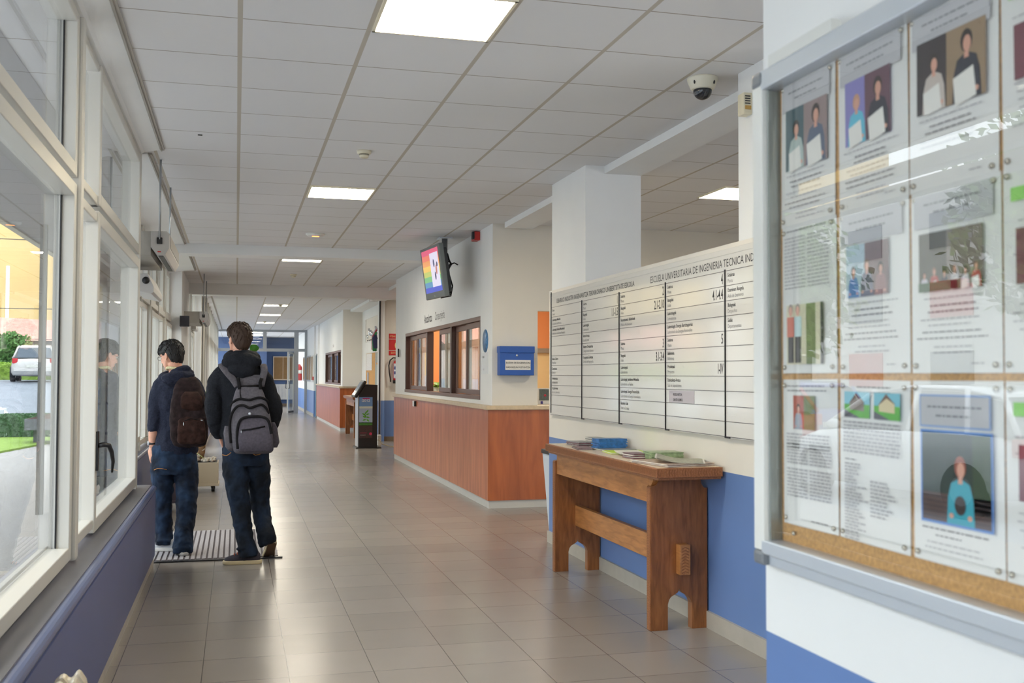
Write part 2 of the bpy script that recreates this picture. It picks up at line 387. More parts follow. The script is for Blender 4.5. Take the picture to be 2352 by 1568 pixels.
b = MB(); b.box((-.90, 8.02, 0), (-.70, 8.12, CZ), M_alu); structure(b.build('trim_13'))
# recessed length beyond the first entrance
b = MB()
parapet('wall_left_recess', -.955, -1.2, 10.5, 17.1)
yy = [10.5, 11.75, 13.0, 14.3, 15.7, 17.1]
for i in range(5):
    w = window((-1.1, (yy[i]+yy[i+1])/2, ZS)); b = MB()
    casement(b, -1.03, yy[i]+.01, yy[i+1]-.01, ZS+.02, ZT0, .06, .07); casement(b, -1.03, yy[i]+.01, yy[i+1]-.01, ZT1-.02, CZ-.1, .06, .07)
    if i % 2 == 0: casement(b, -.985, yy[i]+.05, yy[i+1]-.05, ZS+.10, ZT0-.05, .06, .045); b.box((-1.03, yy[i+1]-.06, ZS+.1), (-1.0, yy[i+1]-.03, ZT0-.05), M_gasket)
    b.box((-1.06, yy[i]-.03, ZT0), (-1.0, yy[i+1]+.03, ZT1-.02), M_alu)
    b.build('frame', w, .004)
    for z0, z1 in ((ZS+.08, ZT0-.06), (ZT1+.04, CZ-.16)):
        b = MB(); b.box((-1.075, yy[i]+.07, z0), (-1.069, yy[i+1]-.07, z1), M_glass); b.build('pane', w)
    if i: b = MB(); b.box((-1.07, yy[i]-.03, ZS), (-.99, yy[i]+.03, CZ), M_alu); b.build('post', w, .004)
cove('trim_14', -1.0, -.66, 8.12, 17.1, 3.05)
b = MB(); b.box((-1.2, 17.1, 0), (-.845, 19.6, .9), M_wall); b.box((-1.2, 17.1, .9), (-.845, 19.6, CZ), M_wall); structure(b.build('trim_15'))
b = MB(); b.box((-.88, 21.2, 0), (-.68, 21.7, CZ), M_wall); structure(b.build('trim_16'))
# long last length
M_frameline = mat('dark_frame_seal', (70, 66, 66), .5)
parapet('wall_left_far', -.56, -.83, 21.7, 39.4)
n = 12
for i in range(n):
    y0 = 21.7+i*(39.4-21.7)/n; y1 = y0+(39.4-21.7)/n
    w = window((GX, (y0+y1)/2, ZS)); b = MB()
    casement(b, -.69, y0+.02, y1-.02, ZS, ZT0, .06, .08); casement(b, -.69, y0+.02, y1-.02, ZT1-.02, 3.05, .06, .08)
    b.box((-.745, y0-.035, ZS), (-.62, y0+.035, 3.10), M_alu); b.box((-.665, y0-.045, ZS), (-.655, y0-.034, 3.0), M_frameline); b.box((-.70, y0+.035, ZS), (-.684, y0+.06, 3.0), M_frameline); b.box((-.75, y0, ZT0-.01), (-.67, y1, ZT1), M_alu)
    if i % 2 == 0: b.box((-.688, y0+.03, ZS+.05), (-.672, y0+.05, ZT0-.04), M_gasket)
    b.build('frame', w)
    b = MB(); b.box((-.765, y0+.07, ZS+.06), (-.76, y1-.07, ZT0-.06), M_glass); b.build('pane', w)
    b = MB(); b.box((-.765, y0+.07, ZT1+.04), (-.76, y1-.07, 2.99), M_glass); b.build('pane', w)
cove('trim_17', -.69, -.54, 21.7, 39.4)
b = MB(); b.box((-1.3, -2.5, 0), (8, -2.4, CZ), M_wall); structure(b.build('wall_behind'))

# ---- entrances (double glazed doors) between the lengths
ndoor = [0]
def entrance(y0, y1, x):
    ndoor[0] += 1
    d = bpy.data.objects.new('door_%d' % ndoor[0], None); COL.objects.link(d); d.location = Vector((x, (y0+y1)/2, 0)); d['kind'] = 'structure'
    b = MB(); b.box((x-.06, y0, 0), (x, y0+.07, CZ), M_alu); b.box((x-.06, y1-.07, 0), (x, y1, CZ), M_alu)
    b.box((x-.06, y0+.07, 2.25), (x, y1-.07, 2.34), M_alu); b.box((x-.06, y0+.07, CZ-.06), (x, y1-.07, CZ), M_alu); b.build('frame', d, .004)
    ym = (y0+y1)/2
    for a, c in ((y0+.08, ym-.01), (ym+.01, y1-.08)):
        b = MB(); casement(b, x-.01, a, c, .01, 2.24, .07, .04); 
        b.box((x-.052, a-.012, .02), (x-.008, a, 2.24), M_gasket); lf = b.build('leaf', d, .003)
        b = MB(); b.box((x-.034, a+.07, .08), (x-.028, c-.07, 2.17), M_glass); b.build('pane', lf)
        b = MB(); yy_ = c-.035 if a < ym-.5 else a+.035
        b.tube([(x-.01, yy_, .95), (x+.04, yy_, .95), (x+.04, yy_, 1.2), (x-.01, yy_, 1.2)], .011, M_black, 8); b.build('door_handle', lf)
    b = MB(); b.box((x-.034, y0+.07, 2.34), (x-.028, y1-.07, CZ-.06), M_glass); b.build('pane', d)
entrance(8.16, 10.35, -1.04); entrance(19.65, 21.15, -.80)

# ---- glazed screen across the end of the corridor
YS = 39.5
d = bpy.data.objects.new('door_3', None); COL.objects.link(d); d.location = Vector((1, YS, 0)); d['kind'] = 'structure'
b = MB()
b.box((-.8, YS-.04, 3.03), (2.58, YS+.04, CZ), M_alu2); b.box((-.8, YS-.04, 2.30), (2.58, YS+.04, 2.41), M_alu2)
for x0, x1, z0, z1 in ((.96, 1.09, 2.41, 3.03), (2.10, 2.26, 0, 3.03), (2.49, 2.58, 0, 3.03), (-.15, 0, 0, 3.03), (-.8, -.72, 0, 3.03)): b.box((x0, YS-.04, z0), (x1, YS+.04, z1), M_alu2)
b.build('frame', d)
for x0, x1, z0, z1 in ((0, .96, 2.41, 3.03), (1.09, 2.10, 2.41, 3.03), (2.26, 2.49, 2.41, 3.03), (2.26, 2.49, .05, 2.3), (-.72, -.15, .05, 2.3), (-.72, -.15, 2.41, 3.03)):
    b = MB(); b.box((x0, YS-.004, z0), (x1, YS+.004, z1), M_glass); b.build('pane', d)
# leaf standing open towards the camera
hx, hy = 2.09, YS-.03; ex, ey = 1.83, YS-.86
L = math.hypot(ex-hx, ey-hy); A = Matrix.Translation((hx, hy, 0)) @ Matrix.Rotation(math.atan2(ey-hy, ex-hx), 4, 'Z')
b = MB(A)
for a, c in ((0, .06), (L-.06, L)): b.box((a, -.02, .02), (c, .02, 2.27), M_alu)
b.box((.06, -.02, .02), (L-.06, .02, .10), M_dark); b.box((.06, -.02, 2.2), (L-.06, .02, 2.27), M_alu2)
for z in (.15, .95, 2.0): b.box((-.03, -.03, z), (.0, .03, z+.16), M_black)
lf = b.build('leaf', d)
b = MB(A); b.box((.06, -.004, .1), (L-.06, .004, 2.2), M_glass); b.build('pane', lf)
b = MB(A)
for s in (-1, 1): b.tube([(L-.04, s*.02, .93), (L-.04, s*.07, .93), (L-.04, s*.07, 1.18), (L-.04, s*.02, 1.18)], .014, M_black, 8)
b.build('door_handle', lf)

# ---- outdoors
M_asph = mat('asphalt', (140, 146, 154), .8, noise=.08, nscale=2)
M_peb = mat('washed_pebble_paving', (172, 168, 163), .85, noise=.28, nscale=60, bump=.3)
M_grass = mat('lawn', (138, 168, 70), .9, noise=.25, nscale=12, bump=.5)
b = MB()
b.quad([(-60, 33, -.14), (-1.3, 33, -.14), (-1.3, 45, 1.12), (-60, 45, 1.12)], M_asph); b.quad([(-60, 45, 1.12), (-1.3, 45, 1.12), (-1.3, 120, 1.6), (-60, 120, 1.6)], M_asph)
b.quad([(-60, -30, -.14), (-1.2, -30, -.14), (-1.2, 33, -.14), (-60, 33, -.14)], M_asph); g = b.build('ground'); structure(g); g['kind'] = 'structure'
b = MB(); b.prism([(-4.9, -20), (-1.2, -20), (-1.2, 30), (-3.7, 30), (-3.9, 25), (-4.9, 19)], 'Z', -.139, -.10, M_peb); structure(b.build('path'))
b = MB(); b.prism([(-5.6, 14), (-4.9, 14), (-4.9, 19), (-3.9, 25), (-3.75, 30), (-5.2, 30), (-5.7, 22)], 'Z', -.139, -.06, M_grass); structure(b.build('lawn'))
b = MB(); b.box((-2.47, -6, 3.10), (-1.12, 17.5, 3.2), mat('grey_soffit_board', (150, 150, 152), .7)); b.box((-2.5, -6, 3.08), (-2.42, 17.5, 3.3), mat('canopy_edge', (190, 185, 170), .6)); structure(b.build('canopy'))
b = MB(); b.box((-1.5, 22.5, -.1), (-.93, 23.2, 2.9), mat('red_brick', (158, 98, 80), .8, noise=.3, nscale=18)); structure(b.build('brick_pier'))
# ================================================================ THINGS IN THE CORRIDOR
def leafblade(b, base, dirv, L_, w_, m, droop=.5, n=6):
    base = Vector(base); d = Vector(dirv).normalized(); side = d.cross(Vector((0, 0, 1))); side = side.normalized() if side.length > .01 else Vector((1, 0, 0))
    vs = []; 
    for i in range(n+1):
        q = i/n; c = base+d*L_*q+Vector((0, 0, -droop*L_*q*q)); w = w_*math.sin(math.pi*min(1, .12+q*.88))**.7*(1 if q < 1 else 0)
        vs += [c+side*w, c-side*w+Vector((0, 0, w*.2))]
    b.add(vs, [(2*i, 2*i+1, 2*i+3, 2*i+2) for i in range(n)], m, True)
# ---- ceiling lights
M_lamp = mat('lit_diffuser', (255, 250, 232), .6, emis=(255, 246, 226), estr=LAMP)
M_louv = mat('louvre_blade', (248, 240, 212), .4, emis=(255, 238, 204), estr=LAMP*.4)
M_lframe = mat('light_frame', (232, 224, 200), .4)
def ceiling_light(x, y, label, group=None, z=CZ):
    t = thing('ceiling_light', label, 'ceiling light', (x, y, z-.03), group)
    b = MB(); s = .288
    for a in ((-s, -s, s, -s+.014), (-s, s-.014, s, s), (-s, -s, -s+.014, s), (s-.014, -s, s, s)): b.box((x+a[0], y+a[1], z-.014), (x+a[2], y+a[3], z-.001), M_lframe)
    b.build('frame', t)
    b = MB(); b.quad([(x-s+.01, y-s+.01, z-.003), (x-s+.01, y+s-.01, z-.003), (x+s-.01, y+s-.01, z-.003), (x+s-.01, y-s+.01, z-.003)], M_lamp); NOFIX.add('lamp_panel'); b.build('lamp_panel', t)
    if y < 12:
        b = MB()
        for k in (1, 2): b.box((x-s+k*2*s/3-.003, y-s+.012, z-.013), (x-s+k*2*s/3+.003, y+s-.012, z-.004), M_louv)
        for k in range(1, 9): b.box((x-s+.012, y-s+k*2*s/9-.0015, z-.012), (x+s-.012, y-s+k*2*s/9+.0015, z-.004), M_louv)
        b.build('louvre', t)
for x, y, l in ((.9, 4.62, 'square lit ceiling panel nearest the camera, with a louvred grid'), (.9, 9.42, 'square lit ceiling panel before the first beam, above the walking pair'),
                (.9, 15.02, 'lit ceiling strip seen just past the first beam'), (.9, 20.9, 'lit ceiling panel hidden just past the second beam'),
                (.9, 25.3, 'first of the three thin lit strips beyond the second beam'), (.9, 29.4, 'second of the three thin lit strips beyond the second beam'), (.9, 34.0, 'last thin lit strip before the glazed screen'),
                (4.41, 8.46, 'lit ceiling panel in the side room behind the directory pillar'), (.7, 42, 'nearer lit strip behind the glazed end screen'), (.75, 44.6, 'farther lit strip behind the glazed end screen'),
                (4.7, 14.4, 'added panel lighting the orange office from its ceiling'), (3.9, 16.6, 'added panel brightening the orange office near its end wall'), (3.9, 12.4, 'added panel brightening the orange office behind the nearest panes'), (4.2, 20.4, 'added unseen panel brightening the recess past the office'), (1.2, -.6, 'lit ceiling panel behind the camera')):  # office and recess panels are added to brighten those rooms
    ceiling_light(x, y, l)
# ---- detectors, emergency light, camera
def detector(x, y, label, name='smoke_detector'):
    b = MB(); M_d = mat('cream_plastic', (222, 214, 190), .4)
    b.lathe((x, y, CZ), [(.001, -.052), (.03, -.052), (.036, -.04), (.037, -.03)], M_d, 20)
    b.lathe((x, y, CZ), [(.037, -.034), (.036, -.024)], M_dark, 20)
    b.lathe((x, y, CZ), [(.04, -.026), (.052, -.02), (.055, 0), (.001, 0)], M_d, 20)
    tag(b.build(name), label, 'smoke detector', 'smoke detectors on the corridor ceiling')
detector(.90, 7.62, 'cream round smoke detector nearest the camera, before the lit panel')
detector(.90, 17.4, 'small cream smoke detector between the two ceiling beams')
detector(1.0, 25.0, 'small dark-looking smoke detector above the first thin lit strip')
detector(.85, 33.2, 'small smoke detector in front of the last lit strip')
t = thing('emergency_light', 'small oval emergency light glowing orange on the ceiling before the first beam', 'emergency light', (.886, 12.3, CZ-.04))
b = MB(); b.lathe((.886, 12.3, CZ), [(.001, -.03), (.09, -.03), (.11, -.012), (.112, 0), (.001, 0)], M_white, 24); b.build('housing', t)
b = MB(); b.box((.85, 12.28, CZ-.034), (.93, 12.32, CZ-.029), mat('orange_glow', (255, 150, 80), .4, emis=(255, 140, 70), estr=3)); b.build('lamp', t)
t = thing('dome_camera', 'white dome security camera on the ceiling beside the near pillar', 'security camera', (2.50, 5.23, 2.98))
b = MB(); b.lathe((2.50, 5.23, CZ), [(.001, -.066), (.058, -.066), (.066, -.06), (.082, -.02), (.086, -.008), (.086, 0), (.001, 0)], mat('camera_ivory', (226, 222, 205), .35), 32)
for k in range(4):
    a = R(30+90*k-90); b.ball((2.50+.077*math.cos(a), 5.23+.077*math.sin(a), CZ-.035), (.006, .006, .012), M_dark, 8)
b.build('housing', t)
b = MB(); b.ball((2.50, 5.23, CZ-.072), (.052, .052, .050), mat('smoked_dome', (30, 34, 42), .05, spec=.8), 24); b.build('dome', t)
t = thing('wall_sensor', 'small cream box sensor on the near pillar below the ceiling', 'sensor', (2.63, 4.97, 2.85))
b = MB(); b.box((2.598, 4.935, 2.845), (2.651, 5.005, 2.962), mat('cream_plastic', (222, 214, 190)), .006); b.box((2.606, 4.930, 2.87), (2.640, 4.936, 2.89), mat('brass_screw', (190, 150, 80), .4)); 
b.build('housing', t)
b = MB(); 
for k in range(4): b.box((2.606, 4.931, 2.90+k*.013), (2.636, 4.936, 2.905+k*.013), M_dark)
b.build('grille', t)
b = MB(); b.box((-.275, 7.40, CZ-.006), (-.245, 7.415, CZ), M_black); tag(b.build('ceiling_clip'), 'tiny black clip on the near left ceiling tile', 'clip')

# ---- directory board
DX = 2.628; Z0, Z1 = 1.115, 2.155; RY = .8175
M_panel = mat('glossy_white_panel', (226, 224, 219), .12, spec=.6, coat=.5)
M_ink = mat('black_lettering', (34, 32, 38), .5); M_ink2 = mat('grey_lettering', (120, 118, 122), .5)
t = thing('directory_board', 'wide white building directory with black columns of floor listings', 'directory board', (DX, 6.8, Z0))
b = MB(); b.box((DX, 4.55, Z0-.01), (2.649, 8.53, Z1), M_panel); b.build('panel', t, .002)
yc = [8.49, 7.673, 6.856, 6.039, 5.215]
for i, y in enumerate(yc):
    b = MB()
    b.box((DX-.006, y-.0042, 1.125 if i == 0 else 1.108), (DX, y+.0042, 2.165 if i == 0 else 2.04), M_ink)
    if i: b.box((DX-.006, y-.055, 1.104), (DX, y+.006, 1.112), M_ink)
    b.build('column_bar', t)
PR = .0836; ZR = 2.032; M_rule = mat('brown_rule', (82, 70, 74), .5)
b = MB()
for k in range(12): b.box((DX-.0015, 4.55, ZR-k*PR-.0012), (DX, 8.49, ZR-k*PR+.0012), M_rule)
b.box((DX-.001, 4.55, 2.122), (DX, 8.49, 2.1235), mat('faint_rule', (205, 203, 200)))
b.build('row_rule', t)
U, V = (0, -1, 0), (0, 0, 1)
def fit(b, s, y, z, h, width, m, bold=False, right=False):
    b.text(s, (DX, y, z), U, V, h, m, 1.0, 'LEFT', bold); n0 = len(_TX[(s, 'LEFT', bold)][0])
    w = max(p[0] for p in _TX[(s, 'LEFT', bold)][0])*h; k = width/w
    o = len(b.v)-n0
    for i in range(o, len(b.v)): p = b.v[i]; b.v[i] = Vector((p.x, y-(y-p.y)*k-(0 if not right else 0), p.z))
def en(b, s, y, z, h, m, k=.62, bold=False, right=False):
    b.text(s, (DX, y, z), U, V, h, m, k, 'RIGHT' if right else 'LEFT', bold)
b = MB()
fit(b, 'EIBARKO INDUSTRI INGENIARITZA TEKNIKORAKO UNIBERTSITATE ESKOLA', 8.34, 2.062, .036, 1.77, M_ink, True)
fit(b, 'ESCUELA UNIVERSITARIA DE INGENIERIA TECNICA INDUSTRIAL', 6.29, 2.055, .044, 1.62, M_ink)
cells = {
 0: [('Sotoa', 'Sotano'), ('Laborategia: Mekanika', 'Laboratorio de Mecanica'), ('Laborategia: Sistema Mekanikoak', 'Laboratorio de Sistemas Mecanicos'), 0, 0, ('Beheko Solairua', 'Planta Baja'), ('Zuzendaritza', 'Direccion'), ('Administrazioa', 'Administracion'), ('Hitzaldi-Aretoa', 'Sala de Conferencias')],
 1: [('Solairua', 'Planta', '1'), ('Ikasgelak', 'Aulas', '1.1-1.5'), ('Laborategiak', 'Laboratorios'), ('Batzar Aretoa', 'Sala de Juntas'), ('Ikasleen Ordezkaritza', 'Delegacion de Alumnos'), ('Kopiagintza-Zerbitzua', 'Servicio de Reprografia')],
 2: [('Solairua', 'Planta', '2'), ('Ikasgelak', 'Aulas', '2.1-2.10'), ('Ikusentzuteko Baliabideak', 'Medios Audiovisuales'), 0, ('Solairua', 'Planta', '3'), ('Ikasgelak', 'Aulas', '3.1-3.4'), ('Laborategiak', 'Laboratorios'), ('Laborategia: Jariakinen Mekanika', 'Laboratorio de Fluidos'), ('Laborategia: Energia Fotovoltaika', 'Laboratorio de Energia Fotovoltaica'), ('Ikasteko Gela', 'Aula de Estudio')],
 3: [('Solairua', 'Planta', '4'), ('Ikasgelak', 'Aulas', '4.1-4.4'), ('Laborategiak', 'Laboratorios'), ('Laborategia: Energia Berriztagarriak', 'Laboratorio de Energias Renovables'), ('Solairua', 'Planta', '5'), ('Biblioteka', 'Biblioteca'), ('Proiektuak', 'Proyectos', 'I-IV'), ('Erakusketa-Aretoa', 'Sala de Exposiciones')],
 4: [('Solairua', 'Planta'), ('Examinen Ikasgela', 'Aula de Examenes'), ('Bulegoak', 'Despachos'), ('Sailak', 'Departamentos')]}
for c, rows in cells.items():
    for k, r in enumerate(rows):
        if not r: continue
        zt = ZR-k*PR; y = yc[c]-.028
        en(b, r[0], y, zt-.035, .021, M_ink, .86, True); en(b, r[1], y, zt-.068, .021, M_ink2, .84)
        if len(r) > 2: en(b, r[2], yc[c+1]+.028 if c < 4 else 4.5, zt-.069, .056, M_ink, .60, True, True)
b.build('lettering', t)
b = MB(); b.box((DX-.002, 5.62, ZR-9*PR+.004), (DX, 5.99, ZR-8*PR-.006), mat('grey_sticker', (198, 192, 200), .4))
b.text('IKASLE ARETOA', (DX-.002, 5.92, 1.325), U, V, .016, M_ink, .8, 'LEFT', True); b.text('SALA DE ALUMNOS', (DX-.002, 5.92, 1.293), U, V, .016, M_ink, .7, 'LEFT', True)
b.build('sticker', t)

# ---- console tables
M_tw = wood_mat('oak_upright', (114, 66, 32), (156, 98, 54), .38, (8, 8, 1.2), 5, coat=.15)
M_tw2 = wood_mat('oak_rail', (150, 96, 50), (190, 130, 76), .38, (8, 1.2, 8), 5, coat=.15)
M_edge = wood_mat('oak_moulding', (128, 78, 44), (168, 110, 70), .4, (30, 30, 30), 4)
M_ctop = mat('cream_laminate_top', (214, 196, 172), .3)
def console(x0, y0, label, lod=0):
    """x0 front of the uprights, y0 near face of the near upright"""
    D, Ln = .35, 1.87; t = thing('console_table', label, 'table', (x0+D/2, y0+Ln/2, 0), 'carved oak console tables along the right wall')
    def upright(y, th=.055):
        b = MB(); a = x0; w = D; c = a+w*.5
        poly = [(a, 0), (a+.105, 0), (a+.105, .145), (a+.112, .17), (a+.125, .187), (a+.15, .20), (a+.168, .212), (c, .232), (c+.012, .212), (c+.03, .20), (c+.055, .187), (c+.068, .17), (c+.078, .145), (c+.078, 0), (a+w, 0), (a+w, .80), (a+w-.02, .805), (a+w-.035, .825), (a+w-.04, .86), (a+.05, .86), (a+.045, .84), (a+.03, .822), (a, .815)]
        b.prism(poly, 'Y', y, y+th, M_tw)
        b.box((a-.004, y+.004, .002), (a+.003, y+th-.004, .81), M_edge); up_ = b.build('upright', t, .003)
        e = MB()
        for k in range(54):                                     # carved chevrons down the front edge
            z = .01+k*.0148; e.add([(a-.005, y+.006, z), (a-.005, y+th/2, z+.008), (a-.005, y+th-.006, z), (a-.005, y+th-.006, z+.004), (a-.005, y+th/2, z+.012), (a-.005, y+.006, z+.004)], [(0, 1, 4, 5), (1, 2, 3, 4)], M_tw)
        if not lod: e.build('carved_edge', up_)
    upright(y0); upright(y0+Ln-.055)
    b = MB(); b.prism([(y0+.055, .72), (y0+Ln-.055, .72), (y0+Ln-.055, .885), (y0+.055, .885)], 'X', x0+.012, x0+.045, M_tw2)
    b.prism([(y0-.02, .885), (y0+.055, .885), (y0+.055, .80), (y0+.02, .825), (y0-.005, .85)], 'X', x0+.012, x0+.045, M_tw2); b.build('apron', t, .002)
    b = MB(); b.box((x0+.155, y0+.055, .335), (x0+.195, y0+Ln-.055, .485), M_tw2); str_ = b.build('stretcher', t, .003)
    b = MB(); b.box((x0+.155, y0-.055, .318), (x0+.22, y0, .488), M_tw2); 
    for k in range(9):
        z = .325+k*.017; e = [(x0+.165, y0-.056, z), (x0+.187, y0-.056, z+.01), (x0+.21, y0-.056, z), (x0+.21, y0-.056, z+.006), (x0+.187, y0-.056, z+.016), (x0+.165, y0-.056, z+.006)]
        b.add(e, [(0, 1, 4, 5), (1, 2, 3, 4)], M_tw)
    b.build('tenon_end', str_, .003, label='light wedge end of the stretcher')
    b = MB(); a0, a1, c0, c1 = x0-.06, x0+D-.012, y0-.225, y0+Ln+.0
    b.box((a0, c0, .888), (a1, c1, .940), M_edge); b.box((a0+.02, c0+.02, .872), (a1, c1-.01, .888), M_edge)
    b.box((a0+.02, c0+.02, .938), (a1-.01, c1-.02, .9425), M_ctop)
    if not lod:
        for k in range(int((c1-c0)/.011)):
            y = c0+.006+k*.011; b.add([(a0-.001, y, .895), (a0-.001, y+.004, .914), (a0-.001, y, .933), (a0-.001, y+.004, .933), (a0-.001, y+.008, .914), (a0-.001, y+.004, .895)], [(0, 1, 4, 5), (1, 2, 3, 4)], M_tw)
        for k in range(int((a1-a0)/.016)-1):
            x = a0+.006+k*.016; b.add([(x+.006, c0-.001, .895), (x, c0-.001, .914), (x+.006, c0-.001, .933), (x+.012, c0-.001, .933), (x+.006, c0-.001, .914), (x+.012, c0-.001, .895)], [(0, 1, 4, 5), (1, 2, 3, 4)], M_tw)
    b.build('tabletop', t, .003)
    return t
console(2.288, 5.475, 'oak console table with leaflets, below the directory board')
console(2.60, 23.55, 'oak console table behind the black information stand', 1)

# ---- printed matter on the near console
TZ = .9432
def printed(name, rgb): return mat(name, rgb, .35, noise=.35, nscale=45)
def stack(name, label, cat, x, y, w, d, h, rot, mtop, n=6, msp=None, group=None, dz=0):
    """n leaflets of w by d piled to height h"""
    Mx = Matrix.Translation((x, y, TZ+dz)) @ Matrix.Rotation(R(rot), 4, 'Z'); b = MB(Mx); rr = random.Random(int(x*999+y*77))
    for k in range(n):
        dx, dy = rr.uniform(-.006, .006), rr.uniform(-.006, .006); z0, z1 = h*k/n, h*(k+.88)/n
        b.box((-w/2+dx, -d/2+dy, z0), (w/2+dx, d/2+dy, z1), (msp or M_white) if k % 2 else mtop)
    b.box((-w/2, -d/2, h-.0012), (w/2, d/2, h), mtop)
    tag(b.build(name), label, cat, group)
P_blue = printed('blue_leaflet_print', (54, 116, 180)); P_green = printed('green_leaflet_print', (150, 170, 130)); P_plum = printed('plum_leaflet_print', (120, 84, 92))
P_grey = printed('grey_leaflet_print', (150, 150, 150)); P_lime = mat('lime_paper', (196, 226, 50), .5); P_news = printed('newspaper_print', (176, 150, 132)); P_map = printed('map_print', (150, 150, 130))
P_paper = mat('leaflet_paper', (226, 222, 214), .5)
stack('leaflet_stack', 'pile of dull white and plum leaflets at the far end of the table', 'leaflets', 2.40, 7.05, .12, .20, .030, 8, P_grey, 5, P_plum, 'leaflets on the console table')
stack('leaflet_stack', 'grey leaflet pile leaning behind the blue stack, against the wall', 'leaflets', 2.56, 7.12, .10, .24, .050, 4, P_grey, 6, P_paper, 'leaflets on the console table')
stack('leaflet_stack', 'tall stack of bright blue leaflets on the console table', 'leaflets', 2.50, 6.72, .21, .12, .062, 4, P_blue, 8, P_blue, 'leaflets on the console table', .0075)
stack('magazine', 'dark magazine lying flat under the blue leaflets', 'magazine', 2.49, 6.66, .24, .30, .007, 6, P_grey, 2, P_paper)
stack('paper_sheet', 'dark crumpled leaflet before the lime green sheet', 'leaflet', 2.31, 6.74, .10, .22, .012, -8, P_plum, 3, P_grey)
stack('folder', 'bright lime green folder lying on the table', 'folder', 2.475, 6.34, .25, .24, .008, -6, P_lime, 2, P_paper)
stack('booklet', 'thin white booklet overlapping the lime green folder', 'booklet', 2.43, 6.17, .15, .18, .014, -10, P_paper, 3, P_paper, None, .0085)
stack('leaflet_stack', 'small plum and white leaflet pile beside the green leaflets', 'leaflets', 2.375, 5.93, .10, .15, .030, 5, P_plum, 5, P_paper, 'leaflets on the console table')
stack('leaflet_stack', 'pale green patterned leaflet stack, the nearest tall pile', 'leaflets', 2.505, 5.80, .20, .16, .046, -4, P_green, 7, P_green, 'leaflets on the console table')
stack('newspaper', 'folded newspaper at the near end of the console table', 'newspaper', 2.42, 5.47, .31, .38, .016, 10, P_news, 4, P_paper)
b = MB(Matrix.Translation((2.47, 5.48, TZ+.017)) @ Matrix.Rotation(R(-24), 4, 'Z')); n = 8
rs = []
vs, fs = [], []
for i in range(n+1):
    for j in range(2): vs.append((-.13+.26*i/n, -.17+.34*j, .001+.028*max(0, 1-(i/n)*1.6)**2))
for i in range(n): fs.append((2*i, 2*i+1, 2*i+3, 2*i+2))
b.add(vs, fs, P_map, True); b.add([(p[0]*1.08, p[1]*1.06, p[2]-.0008) for p in vs], fs, P_paper, True)
tag(b.build('folded_map'), 'open map sheet curling up on top of the newspaper', 'map')
# tall bin just past the end of the partition
t = thing('waste_bin', 'white tapered bin with black rim past the console table', 'bin', (2.92, 8.86, 0))
b = MB(); b.rings([[(2.92+sx*w, 8.86+sy*w, z) for sx, sy in ((-1, -1), (1, -1), (1, 1), (-1, 1))] for w, z in ((.15, 0), (.20, .74))], mat('bin_white', (205, 214, 226), .4), False); b.build('body', t, .006)
b = MB(); b.box((2.71, 8.65, .735), (3.13, 9.07, .775), M_black, .008); b.build('rim', t)

# ---- notice case on the near pier, with its sheets
M_fr = mat('satin_aluminium', (206, 212, 220), .32, metal=.35); M_frd = mat('grey_corner_piece', (120, 124, 130), .4)
M_cork = mat('cork', (196, 152, 96), .85, noise=.22, nscale=140, bump=.2)
CX0, CX1 = 1.045, 1.09; CY0, CY1, CZ0, CZ1 = -.35, 1.948, 1.062, 2.082
t = thing('notice_case', 'large wall notice case with aluminium frame, glass front and cork back', 'notice board', (1.07, .8, CZ0))
b = MB(); b.box((1.086, CY0+.02, CZ0+.02), (1.0895, CY1-.02, CZ1-.02), M_cork); b.build('cork_panel', t)
b = MB(); f = .04
b.box((CX0, CY0, CZ1-f), (CX1, CY1-.03, CZ1), M_fr); b.box((CX0, CY1-f, CZ0+.03), (CX1, CY1, CZ1-.03), M_white)
b.box((CX0, CY0, CZ0+.024), (CX1, CY1-.03, CZ0+.052), M_fr); b.box((CX0+.012, CY0, CZ0), (CX1, CY1-.03, CZ0+.024), M_fr)
b.box((CX0, CY0, CZ0), (CX1, CY0+f, CZ1), M_fr)
b.box((CX0+.012, CY1-f-.006, CZ0+.04), (CX1-.004, CY1-f, CZ1-.04), mat('inner_frame', (150, 156, 152), .25, metal=.6))
b.build('frame', t, .0025)
for z0, z1 in ((CZ0, CZ0+.03), (CZ1-.032, CZ1)):
    b = MB(); b.box((CX0-.002, CY1-.042, z0), (CX1, CY1+.002, z1), M_frd, .008); b.build('corner_piece', t)
b = MB(); b.box((CX0+.009, CY0+f, CZ0+.05), (CX0+.013, CY1-f, CZ1-f), glass_mat('case_glass', .05)); b.build('glass_door', t)
b = MB(); b.box((CX0-.001, CY1-.30, CZ1-.002), (CX0+.02, CY1-.07, CZ1+.022), mat('clear_label', (225, 226, 222), .2)); b.build('label_holder', t)

